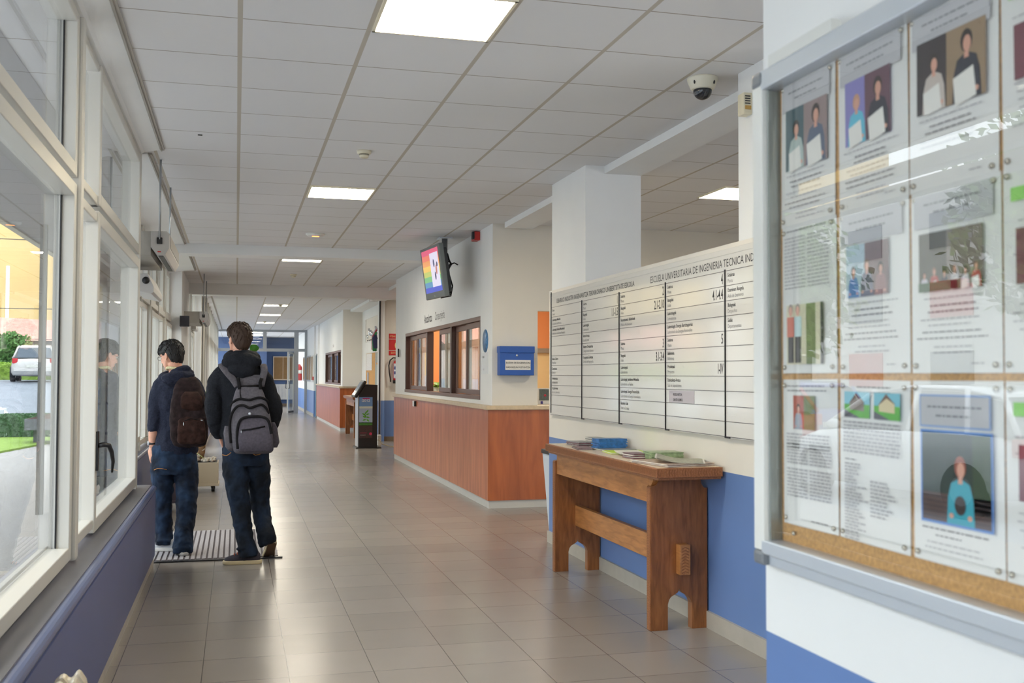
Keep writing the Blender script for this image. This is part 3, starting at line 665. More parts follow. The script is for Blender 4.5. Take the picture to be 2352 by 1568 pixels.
M_sheet = mat('glossy_sheet', (226, 226, 222), .35); M_hd = mat('sheet_heading', (188, 188, 190), .5); M_tx = mat('sheet_text', (172, 170, 172), .6); M_txd = mat('sheet_text_dark', (122, 120, 124), .6)
M_pin = mat('steel_pin', (196, 190, 176), .2, metal=.9)
SX = 1.0845
def flat(b, x, y0, z0, y1, z1, m): b.quad([(x, y0, z0), (x, y0, z1), (x, y1, z1), (x, y1, z0)], m)
def blob(b, x, y, z, ry, rz, m, n=14): b.add([(x, y+ry*math.cos(2*math.pi*k/n), z+rz*math.sin(2*math.pi*k/n)) for k in range(n)], [tuple(range(n))], m)
def fig(b, x, y, z, s, hair, skin, top, cert=None, legs=None):
    """printed half figure: feet of the torso at z, height s"""
    b.add([(x, y-.30*s, z), (x, y+.30*s, z), (x, y+.27*s, z+.40*s), (x, y+.20*s, z+.60*s), (x, y+.07*s, z+.66*s), (x, y-.07*s, z+.66*s), (x, y-.20*s, z+.60*s), (x, y-.27*s, z+.40*s)], [tuple(range(8))], top)
    blob(b, x-.00006, y, z+.845*s, .125*s, .165*s, hair); blob(b, x-.00012, y-.012*s, z+.80*s, .082*s, .12*s, skin); blob(b, x-.0001, y+.20*s, z+.12*s, .05*s, .04*s, skin); blob(b, x-.0001, y-.2*s, z+.12*s, .05*s, .04*s, skin)
    b.add([(x-.00006, y-.05*s, z+.6*s), (x-.00006, y+.05*s, z+.6*s), (x-.00006, y+.04*s, z+.72*s), (x-.00006, y-.04*s, z+.72*s)], [(0, 1, 2, 3)], skin)
    if cert: b.add([(x-.0002, y-.2*s, z+.02*s), (x-.0002, y+.24*s, z-.05*s), (x-.0002, y+.28*s, z+.36*s), (x-.0002, y-.14*s, z+.46*s)], [(0, 1, 2, 3)], cert)
K = lambda n, c: mat('print_'+n, c, .45)
def photo_pair(b, x, y0, z0, y1, z1, bg1, bg2, tops, hairs, cert, n=2, cs=None):
    flat(b, x, y0, z0, y1, z1, bg1); flat(b, x-.00003, y0+(y1-y0)*.45, z0, y1, z1, bg2)
    W_ = abs(y1-y0); H = z1-z0
    for k in range(n):
        y = y0+(y1-y0)*(k+.55)/(n+.1); s = min(H*.92, W_/n*1.55)*(1.0 if k % 2 else .86)
        fig(b, x-.0001-.0003*k, y, z0, s, hairs[k % len(hairs)], K('skin', (214, 160, 138)), tops[k % len(tops)], cert)
def sheet(row, col, label, kind):
    yl = [1.893, 1.686, 1.474, 1.262][col]; w = [.197, .205, .208, .21][col]; zt = [2.046, 1.752, 1.443][row]; h = [.295, .297, .290][row]
    yr = yl-w; rr = random.Random(row*7+col); tilt = rr.uniform(-.6, .6)
    A = Matrix.Translation((0, (yl+yr)/2, zt)) @ Matrix.Rotation(R(tilt), 4, 'X') @ Matrix.Translation((0, -(yl+yr)/2, -zt))
    t = thing('notice_sheet', label, 'notice', (SX, (yl+yr)/2, zt-h), 'sheets pinned in the notice case')
    b = MB(A); n = 6; vs = []
    for i in range(n+1):                                   # the sheet bows a little off the cork
        q = i/n; y = yl-w*q; x = SX-.0012-.003*math.sin(math.pi*q)*(.4+rr.random()*.5)
        vs += [(x, y, zt), (x-.0008, y, zt-h)]
    b.add(vs, [(2*i, 2*i+2, 2*i+3, 2*i+1) for i in range(n)], M_sheet, True)
    X = SX-.0062
    def lines(z, cnt, x0, x1, dark=False, dz=.009, th=.0018, jit=.3, left=False):
        for k in range(cnt):
            j = rr.uniform(0, jit)*(x1-x0); a, c = (x0, x1-j) if left else (x0+j/2, x1-j/2); zz = z-k*dz; y = yl-w*a; ye = yl-w*c; m = M_txd if dark else M_tx
            while y > ye:
                l = rr.uniform(.006, .018); flat(b, X, y, zz, max(ye, y-l), zz+th, m); y -= l+.0025
    P = MB(A); XP = SX-.0066
    if kind[0] == 'award':
        flat(b, X+.0001, yl-.012, zt-.062, yr+.012, zt-.008, M_hd); lines(zt-.026, 1, .16, .84, True, th=.003, jit=.1); lines(zt-.04, 1, .28, .72, True, th=.003, jit=.1)
        _, bg1, bg2, tops, hairs, cnt, (a, c, z0, z1), tl = kind
        photo_pair(P, XP, yl-w*a, zt-h*z1, yl-w*c, zt-h*z0, bg1, bg2, tops, hairs, K('certificate', (232, 230, 222)) if tl != 9 else None, cnt)
        if tl == 5: flat(P, XP-.0012, yl-w*a, zt-h*z1, yl-w*c, zt-h*(z1-.05), K('hedge', (70, 96, 62)))
        zz = zt-h*z1-.012; lines(zz, 1, .08, .92); lines(zz-.012, 2, .2, .8, True, dz=.010, th=.0022); lines(zz-.034, 2, .12, .8)
        if tl != 3: lines(zz-.054, 2, .08, .88, True, dz=.010); lines(zz-.078, 2, .25, .75)
        lines(zt-h+.014, 1, .7, .85)
    elif kind[0] == 'article':
        lines(zt-.012, 1, .12, .86, True, th=.0022)
        for q, c0, c1 in ((0, .08, .50), (1, .52, .92)):
            lines(zt-.026, 15, c0, c1, dz=.0072, th=.0022, jit=.08, left=True)
        a, c, z0, z1 = kind[1]; flat(P, XP, yl-w*a, zt-h*z1, yl-w*c, zt-h*z0, K('photo_cream', (214, 208, 180))); 
        y0 = yl-w*a; y1 = yl-w*c
        flat(P, XP-.0002, y0+(y1-y0)*.55, zt-h*z1, y0+(y1-y0)*.80, zt-h*z0, K('photo_moss', (120, 132, 84))); flat(P, XP-.0003, y0+(y1-y0)*.93, zt-h*z1, y1, zt-h*z0, K('photo_dark', (40, 36, 44)))
        for f_, m_ in ((.12, K('coral', (206, 106, 84))), (.32, K('ice', (190, 214, 214)))):
            y = y0+(y1-y0)*f_; zb = zt-h*z1
            flat(P, XP-.0004, y+.011, zb+.003, y-.011, zb+.06, K('black_trousers', (38, 34, 40))); flat(P, XP-.0005, y+.014, zb+.055, y-.014, zb+.095, m_); blob(P, XP-.0006, y, zb+.106, .007, .010, K('skin', (214, 160, 138))); blob(P, XP-.00055, y, zb+.110, .009, .011, K('grey_hair', (150, 140, 130)))
    elif kind[0] == 'two':
        lines(zt-.014, 2, .12, .88, True, dz=.009, th=.002, left=True)
        a, c, z0, z1 = kind[1]; y0, y1 = yl-w*a, yl-w*c; zb, ztp = zt-h*z1, zt-h*z0; m = (y0+y1)/2
        flat(P, XP, y0, zb, y1, ztp, K('photo_moss', (120, 132, 84))); flat(P, XP-.0001, y0, zb, m, ztp, K('rust', (176, 92, 74))); fig(P, XP-.0003, (y0+m)/2, zb, .05, K('dark_hair', (50, 38, 34)), K('skin', (214, 160, 138)), K('shirt_grey', (150, 160, 172)))
        lines(zt-h*.38, 5, .1, .9, dz=.0066, th=.003, jit=.04, left=True)
        for q, c0, c1 in ((0, .10, .50), (1, .53, .92)):
            lines(zt-h*.42-.008, 7, c0, c1, dz=.0062, th=.0032, jit=.05, left=True); lines(zt-h*.62, 9, c0, c1, dz=.0066, th=.0032, jit=.05, left=True)
        lines(zt-h*.95, 1, .5, .9, True)
    elif kind[0] == 'houses':
        lines(zt-.014, 2, .2, .85, True, dz=.009, th=.002)
        for (a, c), sky in (((.10, .48), K('sky_a', (140, 200, 216))), ((.54, .90), K('sky_b', (120, 190, 206)))):
            y0, y1 = yl-w*a, yl-w*c; zb, ztp = zt-h*.235, zt-h*.075
            flat(P, XP, y0, zb, y1, ztp, sky); flat(P, XP-.0001, y0, zb, y1, zb+.024, K('meadow', (98, 176, 70)))
            q = (y0+y1)/2; P.add([(XP-.0002, q+.022, zb+.014), (XP-.0002, q-.022, zb+.012), (XP-.0002, q-.022, zb+.028), (XP-.0002, q+.002, zb+.041), (XP-.0002, q+.022, zb+.026)], [(0, 1, 2, 3, 4)], K('cottage', (216, 200, 160)) if a > .3 else K('stone_house', (140, 128, 120)))
            P.add([(XP-.0003, q+.026, zb+.023), (XP-.0003, q+.002, zb+.045), (XP-.0003, q-.026, zb+.026), (XP-.0003, q, zb+.037)], [(0, 1, 2, 3)], K('roof_brown', (110, 80, 64)))
            P.add([(XP-.0003, y0, zb), (XP-.0003, q-.01, zb), (XP-.0003, y0, zb+.014)], [(0, 1, 2)], K('road', (96, 96, 104)))
        lines(zt-h*.27, 9, .08, .90, dz=.0066, th=.0034, jit=.03, left=True); lines(zt-h*.50, 1, .08, .3, True); lines(zt-h*.53, 24, .10, .45, dz=.0058, th=.003, jit=.6, left=True); lines(zt-h*.62, 10, .48, .86, dz=.0066, th=.003, jit=.5, left=True)
    elif kind[0] == 'photo':
        flat(b, X+.0002, yl-.022, zt-.074, yr+.022, zt-.022, K('frame_blue', (132, 160, 206))); flat(b, X+.0001, yl-.025, zt-.071, yr+.025, zt-.025, M_hd); lines(zt-.043, 1, .2, .8, True, th=.003, jit=.1); lines(zt-.057, 1, .28, .7, True, th=.003, jit=.1)
        y0, y1, zb, ztp = yl-.028, yr+.022, zt-.222, zt-.082
        flat(P, XP+.0002, y0+.004, zb-.004, y1-.004, ztp+.004, K('frame_blue2', (96, 140, 206))); flat(P, XP, y0, zb, y1, ztp, K('night_green', (34, 52, 44))); flat(P, XP-.0001, y0, zb, y1, zb+.045, K('umber', (84, 62, 56))); flat(P, XP-.0001, y1+.04, zb+.02, y1, ztp, K('moss_dark', (50, 70, 44)))
        for k in range(5): flat(P, XP-.0002, y0, zb+.006+k*.008, y1, zb+.008+k*.008, K('slat', (52, 40, 40)))
        fig(P, XP-.0006, (y0+y1)/2-.012, zb, .105, K('auburn', (150, 84, 66)), K('skin', (214, 160, 138)), K('turquoise', (52, 160, 178))); blob(P, XP-.0014, (y0+y1)/2-.012, zb+.03, .013, .015, K('dark_hair', (50, 38, 34)))
        lines(zb-.014, 1, .12, .86, True, th=.0024, jit=.05); lines(zb-.024, 1, .25, .6, True); lines(zb-.036, 2, .1, .85)
    else:
        flat(b, X, yl-.02, zt-.05, yl-.1, zt-.03, K('lime_mark', (150, 214, 110))); lines(zt-.08, 14, .1, .9, dz=.012)
        flat(P, XP, yl-.03, zt-.17, yr+.03, zt-.09, K('rose_dark', (120, 66, 76)))
    b.build('sheet', t); P.build('photograph', t)
    for a, c in ((.012, .012), (w-.012, .012), (.012, h-.012), (w-.012, h-.012)):
        q = MB(A); q.lathe((SX-.008, yl-a, zt-c), [(.0001, -.0012), (.0035, 0), (.0048, .0028), (.0045, .004), (.001, .0045), (.001, .008)], M_pin, 12, 'X'); q.build('pin', t)
D = K('dark_hair', (50, 38, 34)); BK = K('black_suit', (42, 42, 54)); BR = K('brown_backdrop', (90, 68, 66))
sheet(0, 0, 'award notice at the top left: couple before a teal curtain, one in a grey suit', ('award', K('teal_curtain', (64, 92, 100)), K('mauve_backdrop', (148, 128, 126)), [K('pale_mint', (176, 192, 186)), K('slate_suit', (88, 100, 122))], [D], 2, (.13, .90, .20, .62), 0))
sheet(0, 1, 'award notice with a blonde in turquoise beside a man in a dark suit', ('award', K('lilac_backdrop', (136, 130, 190)), K('plum_backdrop', (104, 72, 84)), [K('turquoise_top', (96, 190, 214)), BK], [K('blonde', (196, 150, 120)), D], 2, (.14, .80, .20, .60), 1))
sheet(0, 2, 'award notice with a beige shirt and a dark suit before a tan wall', ('award', K('brown_black', (58, 48, 50)), K('tan_wall', (152, 128, 100)), [K('beige_shirt', (198, 186, 176)), BK], [D], 2, (.12, .90, .18, .58), 3))
sheet(0, 3, 'notice at the top right edge of the picture with a dark red photo', ('other',))
sheet(1, 0, 'article in two columns over a photo of two standing people', ('article', (.12, .80, .54, .94)))
sheet(1, 1, 'award notice with three people before a pale projection screen', ('award', K('pale_screen', (176, 196, 206)), K('brown_curtain', (120, 96, 96)), [K('azure_shirt', (74, 118, 180)), K('slate_shirt', (100, 98, 116)), K('rose_shirt', (150, 110, 110))], [D, K('tan_hair', (130, 100, 84))], 3, (.14, .76, .22, .54), 9))
sheet(1, 2, 'award notice with a group of six standing behind a green hedge', ('award', K('dark_porch', (84, 78, 66)), K('taupe', (128, 116, 108)), [K('white_top', (206, 200, 206)), K('red_top', (180, 76, 70)), BK, K('grey_top', (176, 172, 172))], [D, K('tan_hair', (130, 100, 84))], 6, (.12, .84, .24, .56), 5))
sheet(1, 3, 'notice at the right edge of the picture, middle row', ('other',))
sheet(2, 0, 'closely printed article under a small double photo, bottom left', ('two', (.24, .64, .11, .34)))
sheet(2, 1, 'sheet with two small pictures of country houses above its text', ('houses',))
sheet(2, 2, 'blue bordered notice with a person in turquoise on a bench', ('photo',))
sheet(2, 3, 'notice with a lime green mark at the right edge, bottom row', ('other',))
for y, z in ((1.845, 1.137), (1.80, 1.14)):
    pass
b = MB(); b.lathe((SX-.006, 1.852, 1.135), [(.0001, -.0012), (.0035, 0), (.0048, .0028), (.0045, .004), (.001, .0045), (.001, .007)], M_pin, 12, 'X'); tag(b.build('drawing_pin'), 'lone steel pin in the cork below the bottom left sheet', 'pin')

# ---- reception counters
M_cnt = wood_mat('red_wood_panel', (164, 88, 56), (200, 120, 84), .33, (3, 3, .35), 4, coat=.1)
M_cnts = wood_mat('red_wood_side', (146, 72, 28), (182, 98, 46), .33, (3, 3, .35), 4, coat=.1)
M_ctr = mat('beige_stone_top', (206, 184, 152), .35, noise=.08, nscale=25)
def counter(x0, x1, y0, y1, label, h=1.10):
    t = thing('reception_counter', label, 'counter', ((x0+x1)/2, (y0+y1)/2, 0), 'wood panelled reception counters')
    b = MB(); b.box((x0+.012, y0+.012, 0), (x1, y1, .085), mat('pale_plinth', (196, 194, 190), .4)); b.build('plinth', t)
    b = MB(); b.box((x0, y0+.004, .085), (x0+.03, y1, h-.045), M_cnt); k = 0
    b.box((x0+.03, y0+.01, .085), (x1, y1, h-.045), M_cnts); b.box((x0+.0005, y0, .085), (x1, y0+.01, h-.045), M_cnts)
    b.build('panel', t)
    b = MB(); b.box((x0-.028, y0-.028, h-.045), (x1, y1, h), M_ctr); b.build('countertop', t, .005)
    return t
counter(2.652, 3.9, 10.885, 17.80, 'long wood panelled counter below the office window, with a beige top', 1.115)
counter(2.572, 3.12, 26.58, 34.55, 'second wood panelled counter, further along by the far office windows', 1.14)
M_br = mat('brown_window_frame', (112, 84, 76), .4); M_brd = mat('dark_brown_frame', (72, 46, 38), .4); M_oglass = glass_mat('office_glass', .20, (.84, .90, .87))
def office_window(y0, y1, z0, z1, x, bays, openb=None, full=True):
    w = window((x, (y0+y1)/2, z0))
    b = MB(); b.box((x-.01, y0, z0), (x+.09, y0+.05, z1), M_brd); b.box((x-.01, y1-.05, z0), (x+.09, y1, z1), M_brd)
    b.box((x-.01, y0, z1-.05), (x+.09, y1, z1), M_br); b.box((x-.02, y0, z0), (x+.09, y1, z0+.045), M_br)
    for k in range(1, len(bays)-1): b.box((x-.005, bays[k]-.045, z0+.04), (x+.09, bays[k]+.045, z1-.05), M_brd)
    b.build('frame', w, .004)
    for k in range(len(bays)-1):
        a, c = bays[k]+.045, bays[k+1]-.045; m = (a+c)/2
        for s in range(2):
            q0, q1 = (a, m+.03) if s == 0 else (m-.03, c); xx = x+(.018 if s == 0 else .052)
            if openb == k and s == 1: q0, q1 = a+.02, m+.05; 
            b = MB(); 
            for aa in ((q0, z0+.05, q0+.05, z1-.055), (q1-.05, z0+.05, q1, z1-.055), (q0, z0+.05, q1, z0+.11), (q0, z1-.12, q1, z1-.055)): b.box((xx, aa[0], aa[1]), (xx+.028, aa[2], aa[3]), M_br)
            sh_ = b.build('sash', w, .003)
            b = MB(); b.box((xx+.011, q0+.05, z0+.11), (xx+.015, q1-.05, z1-.12), M_oglass); b.build('pane', sh_)
    return w
office_window(WY0, WY1, WZ0, WZ1, 2.712, [WY0+.04, 13.19, 14.95, WY1-.04], 1)
office_window(26.95, 32.15, 1.175, 2.095, 2.672, [26.99, 28.2, 30.0, 32.1])
b = MB(); b.text('Atezaintza', (2.70, 15.12, 2.215), U, V, .12, M_ink, .86, 'LEFT', True); b.text('Conserjeria', (2.70, 14.28, 2.215), U, V, .12, M_ink, .86); tag(b.build('wall_lettering'), 'thin black office name lettering above the brown window', 'lettering')
b = MB(); b.text('Idazkaritza', (2.66, 29.7, 2.22), U, V, .11, M_ink2, .6); tag(b.build('wall_lettering'), 'small grey lettering over the far office window', 'lettering')
b = MB(); b.lathe((2.70, 11.22, 1.83), [(.001, -.004), (.13, -.004), (.13, 0), (.001, 0)], mat('sticker_blue', (74, 124, 172), .4, noise=.5, nscale=30), 32, 'X'); tag(b.build('round_sticker'), 'round blue sticker on the white wall beside the office window', 'sticker')
b = MB(); b.box((2.697, 11.09, 1.46), (2.70, 11.40, 1.70), mat('clear_notice', (222, 226, 230), .25));
b.text('OHARRA', (2.697, 11.36, 1.64), U, V, .022, M_ink2, .8); b.text('AVISO', (2.697, 11.33, 1.50), U, V, .022, M_ink2, .8); tag(b.build('wall_notice'), 'small pale paper notice below the round blue sticker', 'notice')
t = thing('card_reader', 'small white card reader with black edge on the far corner of the office wall', 'card reader', (2.69, 17.5, 1.78)); b = MB(); b.box((2.66, 17.42, 1.76), (2.70, 17.55, 1.88), M_white, .006); b.build('housing', t); b = MB(); b.box((2.655, 17.40, 1.75), (2.675, 17.425, 1.89), M_black); b.build('edge', t)
t = thing('door_phone', 'small black and silver reader fixed to the counter front', 'reader', (2.64, 15.64, .96)); b = MB(); b.box((2.625, 15.55, .965), (2.652, 15.70, 1.05), M_white, .004); b.build('housing', t); b = MB(); b.box((2.622, 15.50, .968), (2.652, 15.55, 1.047), M_black); b.build('reader_head', t)
t = thing('alarm_sounder', 'red alarm sounder with dark lens under the ceiling', 'alarm', (2.65, 11.6, 3.02)); b = MB(); b.box((2.63, 11.50, 3.0), (2.70, 11.66, 3.1), mat('alarm_red', (190, 44, 40), .35), .008); b.build('housing', t); b = MB(); b.box((2.605, 11.49, 3.01), (2.632, 11.55, 3.095), M_dark, .006); b.build('lens', t)
t = thing('potted_plant', 'leafy green plant on the desk behind the far office window pane', 'plant', (3.05, 15.9, 1.117)); b = MB(); b.lathe((3.05, 15.9, 1.117), [(.001, 0), (.07, 0), (.09, .14), (.001, .13)], M_white, 18); b.build('pot', t); b = MB(); rr = random.Random(4)
for k in range(26): a = k*2.4; leafblade(b, (3.05, 15.9, 1.23), (math.cos(a), math.sin(a), .5+rr.random()), rr.uniform(.18, .34), .035, mat('bright_leaf', (126, 166, 50), .45, noise=.2, nscale=12), .5)
b.build('leaves', t)
# suggestion box
t = thing('suggestion_box', 'blue metal suggestion box on the side wall of the office', 'letter box', (2.95, 10.75, 1.44)); M_sb = mat('box_blue', (24, 82, 168), .35)
b = MB(); b.box((2.755, 10.78, 1.445), (3.140, 10.899, 1.735), M_sb, .006); b.build('body', t)
b = MB(); b.box((2.750, 10.768, 1.69), (3.145, 10.899, 1.762), M_sb, .005); b.build('lid', t)
b = MB(); b.lathe((2.945, 10.78, 1.662), [(.001, -.008), (.011, -.007), (.012, 0), (.001, 0)], M_fr, 16, 'Y'); b.build('lock', t)
b = MB(); b.box((2.815, 10.777, 1.505), (3.10, 10.781, 1.612), mat('label_white', (232, 228, 222), .5)); b.box((2.815, 10.776, 1.557), (3.10, 10.778, 1.559), M_ink2)
b.text('BUZON DE SUGERENCIAS', (2.8225, 10.776, 1.573), (1, 0, 0), V, .019, M_ink, .86, 'LEFT', True); b.text('IRADOKIZUN POSTONTZIA', (2.8225, 10.776, 1.524), (1, 0, 0), V, .019, M_ink, .80, 'LEFT', True); b.build('label_plate', t)
t = thing('leaflet_holder', 'leaflet with red flower picture standing on the hatch counter', 'leaflet', (3.36, 11.05, 1.118))
b = MB(); b.box((3.29, 11.15, 1.118), (3.52, 11.16, 1.30), M_white); b.build('back', t); b = MB(); b.box((3.31, 11.14, 1.165), (3.42, 11.149, 1.29), printed('flower_print', (84, 92, 84))); b.ball((3.375, 11.14, 1.22), (.016, .004, .014), mat('flower_red', (190, 50, 70)), 10); b.box((3.325, 11.142, 1.125), (3.35, 11.149, 1.155), mat('mark_violet', (60, 50, 130))); b.build('picture', t)
t = thing('desk_clock', 'small dark desk device standing in the open office window', 'desk device', (2.86, 14.5, 1.2)); b = MB(); b.box((2.84, 14.33, 1.20), (2.9, 14.47, 1.30), M_black, .01); b.build('body', t); b = MB(); b.box((2.835, 14.35, 1.23), (2.842, 14.45, 1.28), mat('display_blue', (90, 110, 150))); b.build('display', t)
t = thing('office_desk', 'cream desk inside the office behind the window', 'desk', (4.6, 14.2, 0)); b = MB(); b.box((4.2, 12.4, .72), (4.95, 16.2, .75), M_ctr); b.build('top', t)
b = MB(); b.box((4.25, 12.45, 0), (4.3, 16.15, .72), M_cnts); b.build('side_panel', t)

# ---- television on a ceiling pole
t = thing('television', 'grey flat television hung from a ceiling pole, tilted down', 'television', (2.52, 12.55, 2.30))
tw, th_, td = .78, .62, .075
ang = math.atan2(.18, 1.0)
TM = Matrix.Translation((2.27, 12.05, 2.67)) @ Matrix.Rotation(R(-90+6), 4, 'Z') @ Matrix.Rotation(R(8), 4, 'X')
M_tv = mat('tv_grey', (116, 122, 122), .4); M_tvd = mat('tv_dark', (52, 54, 58), .35)
b = MB(TM); b.box((-tw/2, -.03, -th_/2), (tw/2, .03, th_/2), M_tv, .012); b.build('bezel', t)
b = MB(TM); b.box((-tw/2+.05, .03, -th_/2+.05), (tw/2-.05, .085, th_/2-.05), M_tvd, .02); b.build('back_shell', t)
b = MB(TM); sw, sh = tw/2-.055, th_/2-.055; cols = [(226, 96, 130), (236, 130, 110), (236, 160, 100), (240, 196, 100), (190, 200, 110), (120, 190, 130), (90, 150, 190), (70, 90, 200)]
SD = -.0315
for k, c in enumerate(cols):
    z1 = sh+.02-(2*sh)*k/8; z0 = sh+.02-(2*sh)*(k+1)/8
    b.quad([(-sw, SD, z0), (sw, SD, z0), (sw, SD, z1), (-sw, SD, z1)], mat('screen_%d' % k, c, .3, emis=c, estr=.45))
b.quad([(-.02, SD-.001, -sh+.08), (sw-.03, SD-.001, -sh+.08), (sw-.03, SD-.001, sh-.03), (-.02, SD-.001, sh-.03)], mat('screen_white', (220, 214, 236), .3, emis=(220, 214, 236), estr=.5))
for x, z, rz, c in ((.12, .10, .05, (90, 90, 120)), (.2, .02, .06, (190, 120, 110)), (.14, -.05, .05, (200, 90, 90)), (.24, .08, .03, (90, 90, 130))): b.ball((x, SD-.002, z), (.03, .001, rz), mat('screen_mark_%d' % c[1], c, .3, emis=c, estr=.4), 10)
b.build('screen', t)
b = MB(TM); b.lathe((0, -.0305, -th_/2+.028), [(.001, -.003), (.009, -.003), (.009, 0), (.001, 0)], M_white, 12, 'Y'); b.build('power_button', t)
b = MB(); b.tube([(2.43, 12.24, CZ-.002), (2.43, 12.24, 2.42)], .035, mat('galvanised_pole', (140, 142, 144), .35, metal=.6), 16); b.box((2.35, 12.14, CZ-.014), (2.51, 12.34, CZ-.001), M_fr); b.build('pole', t)
b = MB(); b.box((2.34, 12.18, 2.55), (2.40, 12.40, 2.80), M_dark); b.build('bracket', t)
b = MB()
for k in range(4):
    a = k*.9; b.tube([(2.46, 12.21, 2.92-k*.03), (2.49+.012*k, 12.19+.02*k, 2.80), (2.46, 12.18, 2.66+.02*k), (2.52, 12.18, 2.52), (2.49, 12.14, 2.40+.02*k), (2.36, 12.1, 2.37)], .008, M_black, 6)
b.tube([(2.44, 12.18, 2.76), (2.53, 12.14, 2.80), (2.57, 12.12, 2.775)], .009, M_black, 6); b.build('cable', t)

# ---- recess: sign, extinguisher, corner trim, notice boards, flag
b = MB(); M_red = mat('sign_red', (196, 36, 42), .4); M_signc = mat('sign_cream', (240, 226, 160), .4)
X0, X1, Yw = 3.225, 3.56, 22.44
b.box((X0, Yw, 2.235), (X1, Yw+.008, 2.345), M_red); b.box((X0, Yw, 1.985), (X1, Yw+.008, 2.22), M_red); b.box((X0, Yw, 1.875), (X1, Yw+.008, 1.97), M_red)
b.text('ITZALGAILUA', (X0+.02, Yw, 2.27), (1, 0, 0), V, .035, M_signc, .95); b.text('EXTINTOR', (X0+.045, Yw, 1.905), (1, 0, 0), V, .04, M_signc, .95)
b.rings([[(3.41+.055*math.cos(k*math.pi/6)*w_, Yw-.001, 2.09+.09*math.sin(k*math.pi/6)*w_) for k in range(12)] for w_ in (1, .01)], M_signc, False, False); b.box((3.39, Yw-.001, 2.17), (3.43, Yw, 2.20), M_signc)
tag(b.build('fire_sign'), 'red extinguisher sign on the recess wall', 'sign')
t = thing('fire_extinguisher', 'red fire extinguisher with black hose hung on the recess wall', 'fire extinguisher', (3.39, 22.36, 1.26))
b = MB(); b.lathe((3.40, 22.35, 1.32), [(.001, 0), (.085, 0), (.09, .02), (.09, .36), (.075, .42), (.03, .45), (.001, .45)], mat('extinguisher_red', (196, 34, 44), .3), 28); b.build('cylinder', t)
b = MB(); b.lathe((3.40, 22.35, 1.26), [(.001, 0), (.095, 0), (.098, .07), (.001, .07)], M_black, 28); b.build('base', t)
b = MB(); rs = []
for z in (1.37, 1.69): rs.append([(3.40+.0915*math.cos(a), 22.35+.0915*math.sin(a), z) for a in [R(200+10*k) for k in range(15)]])
vs = rs[0]+rs[1]; b.add(vs, [(k, k+1, k+16, k+15) for k in range(14)], mat('ext_label', (214, 216, 228), .4, noise=.3, nscale=35), True); 
for z0, z1 in ((1.46, 1.52), (1.56, 1.63)): b.add([(3.40+.093*math.cos(a), 22.35+.093*math.sin(a), z) for z in (z0, z1) for a in [R(215+10*k) for k in range(12)]], [(k, k+1, k+13, k+12) for k in range(11)], mat('label_blue', (60, 60, 130)), True)
b.build('label', t)
b = MB(); b.tube([(3.40, 22.35, 1.77), (3.40, 22.35, 1.83)], .02, M_black, 10); b.box((3.37, 22.28, 1.82), (3.43, 22.36, 1.85), M_black); b.build('valve', t)
b = MB(); b.tube([(3.39, 22.33, 1.81), (3.30, 22.32, 1.815), (3.235, 22.32, 1.76), (3.21, 22.32, 1.65), (3.22, 22.32, 1.50), (3.245, 22.32, 1.36), (3.25, 22.32, 1.29)], .014, M_black, 8); b.build('hose', t)
b = MB(); b.box((2.99, 22.335, 0), (3.035, 22.35, CZ), M_alu2); b.tube([(3.012, 22.32, .02), (3.012, 22.32, 3.05)], .012, M_dark, 8); tag(b.build('corner_conduit'), 'grey conduit running up the corner beside the information stand', 'conduit')
for y0, y1, m, l in ((22.75, 23.62, mat('pinboard_tan', (204, 156, 96), .8, noise=.15, nscale=60), 'tan cork notice board beside the corner conduit'), (23.7, 25.5, mat('pinboard_tan', (204, 156, 96)), 'far tan cork notice board on the alcove wall')):
    t = thing('notice_board', l, 'notice board', (3.11, (y0+y1)/2, 1.0), 'cork boards on the alcove wall'); b = MB(); b.box((3.10, y0, 1.0), (3.12, y1, 1.97), m); b.build('cork_panel', t)
    b = MB()
    for a in ((y0, .98, y0+.03, 1.99), (y1-.03, .98, y1, 1.99), (y0, .98, y1, 1.01), (y0, 1.96, y1, 1.99)): b.box((3.095, a[0], a[1]), (3.119, a[2], a[3]), M_white)
    b.build('frame', t)
for y0, y1, z0, z1, c, l in ((24.3, 25.4, 1.55, 1.95, (222, 222, 228), 'large pale poster on the far cork board'), (24.9, 25.2, 1.05, 1.5, (150, 150, 160), 'dark narrow flyer below the pale poster'), (23.3, 23.58, 1.0, 1.68, (160, 170, 150), 'grey green flyer on the nearer cork board'), (23.25, 23.55, 1.72, 1.95, (130, 140, 120), 'small grey flyer at the top of the nearer cork board'), (22.8, 23.0, 1.0, 1.94, (130, 128, 150), 'tall violet grey flyer by the conduit')):
    b = MB(); b.box((3.092, y0, z0), (3.094, y1, z1), printed('flyer_%d%d' % (c[0], c[2]), c)); tag(b.build('pinned_flyer'), l, 'flyer', 'flyers on the alcove cork boards')
t = thing('cup_row', 'row of shiny trophies and mugs on the alcove ledge', 'trophies', (3.16, 24.3, 2.26)); t.name = 'trophy_shelf'
b = MB(); b.box((3.10, 22.7, 2.245), (3.2, 25.8, 2.262), M_white); b.build('ledge', t)
t['label'] = 'white ledge in the alcove opening under the silver cups'; t['category'] = 'shelf'
M_sil = mat('silver_cup', (214, 216, 220), .12, metal=.95)
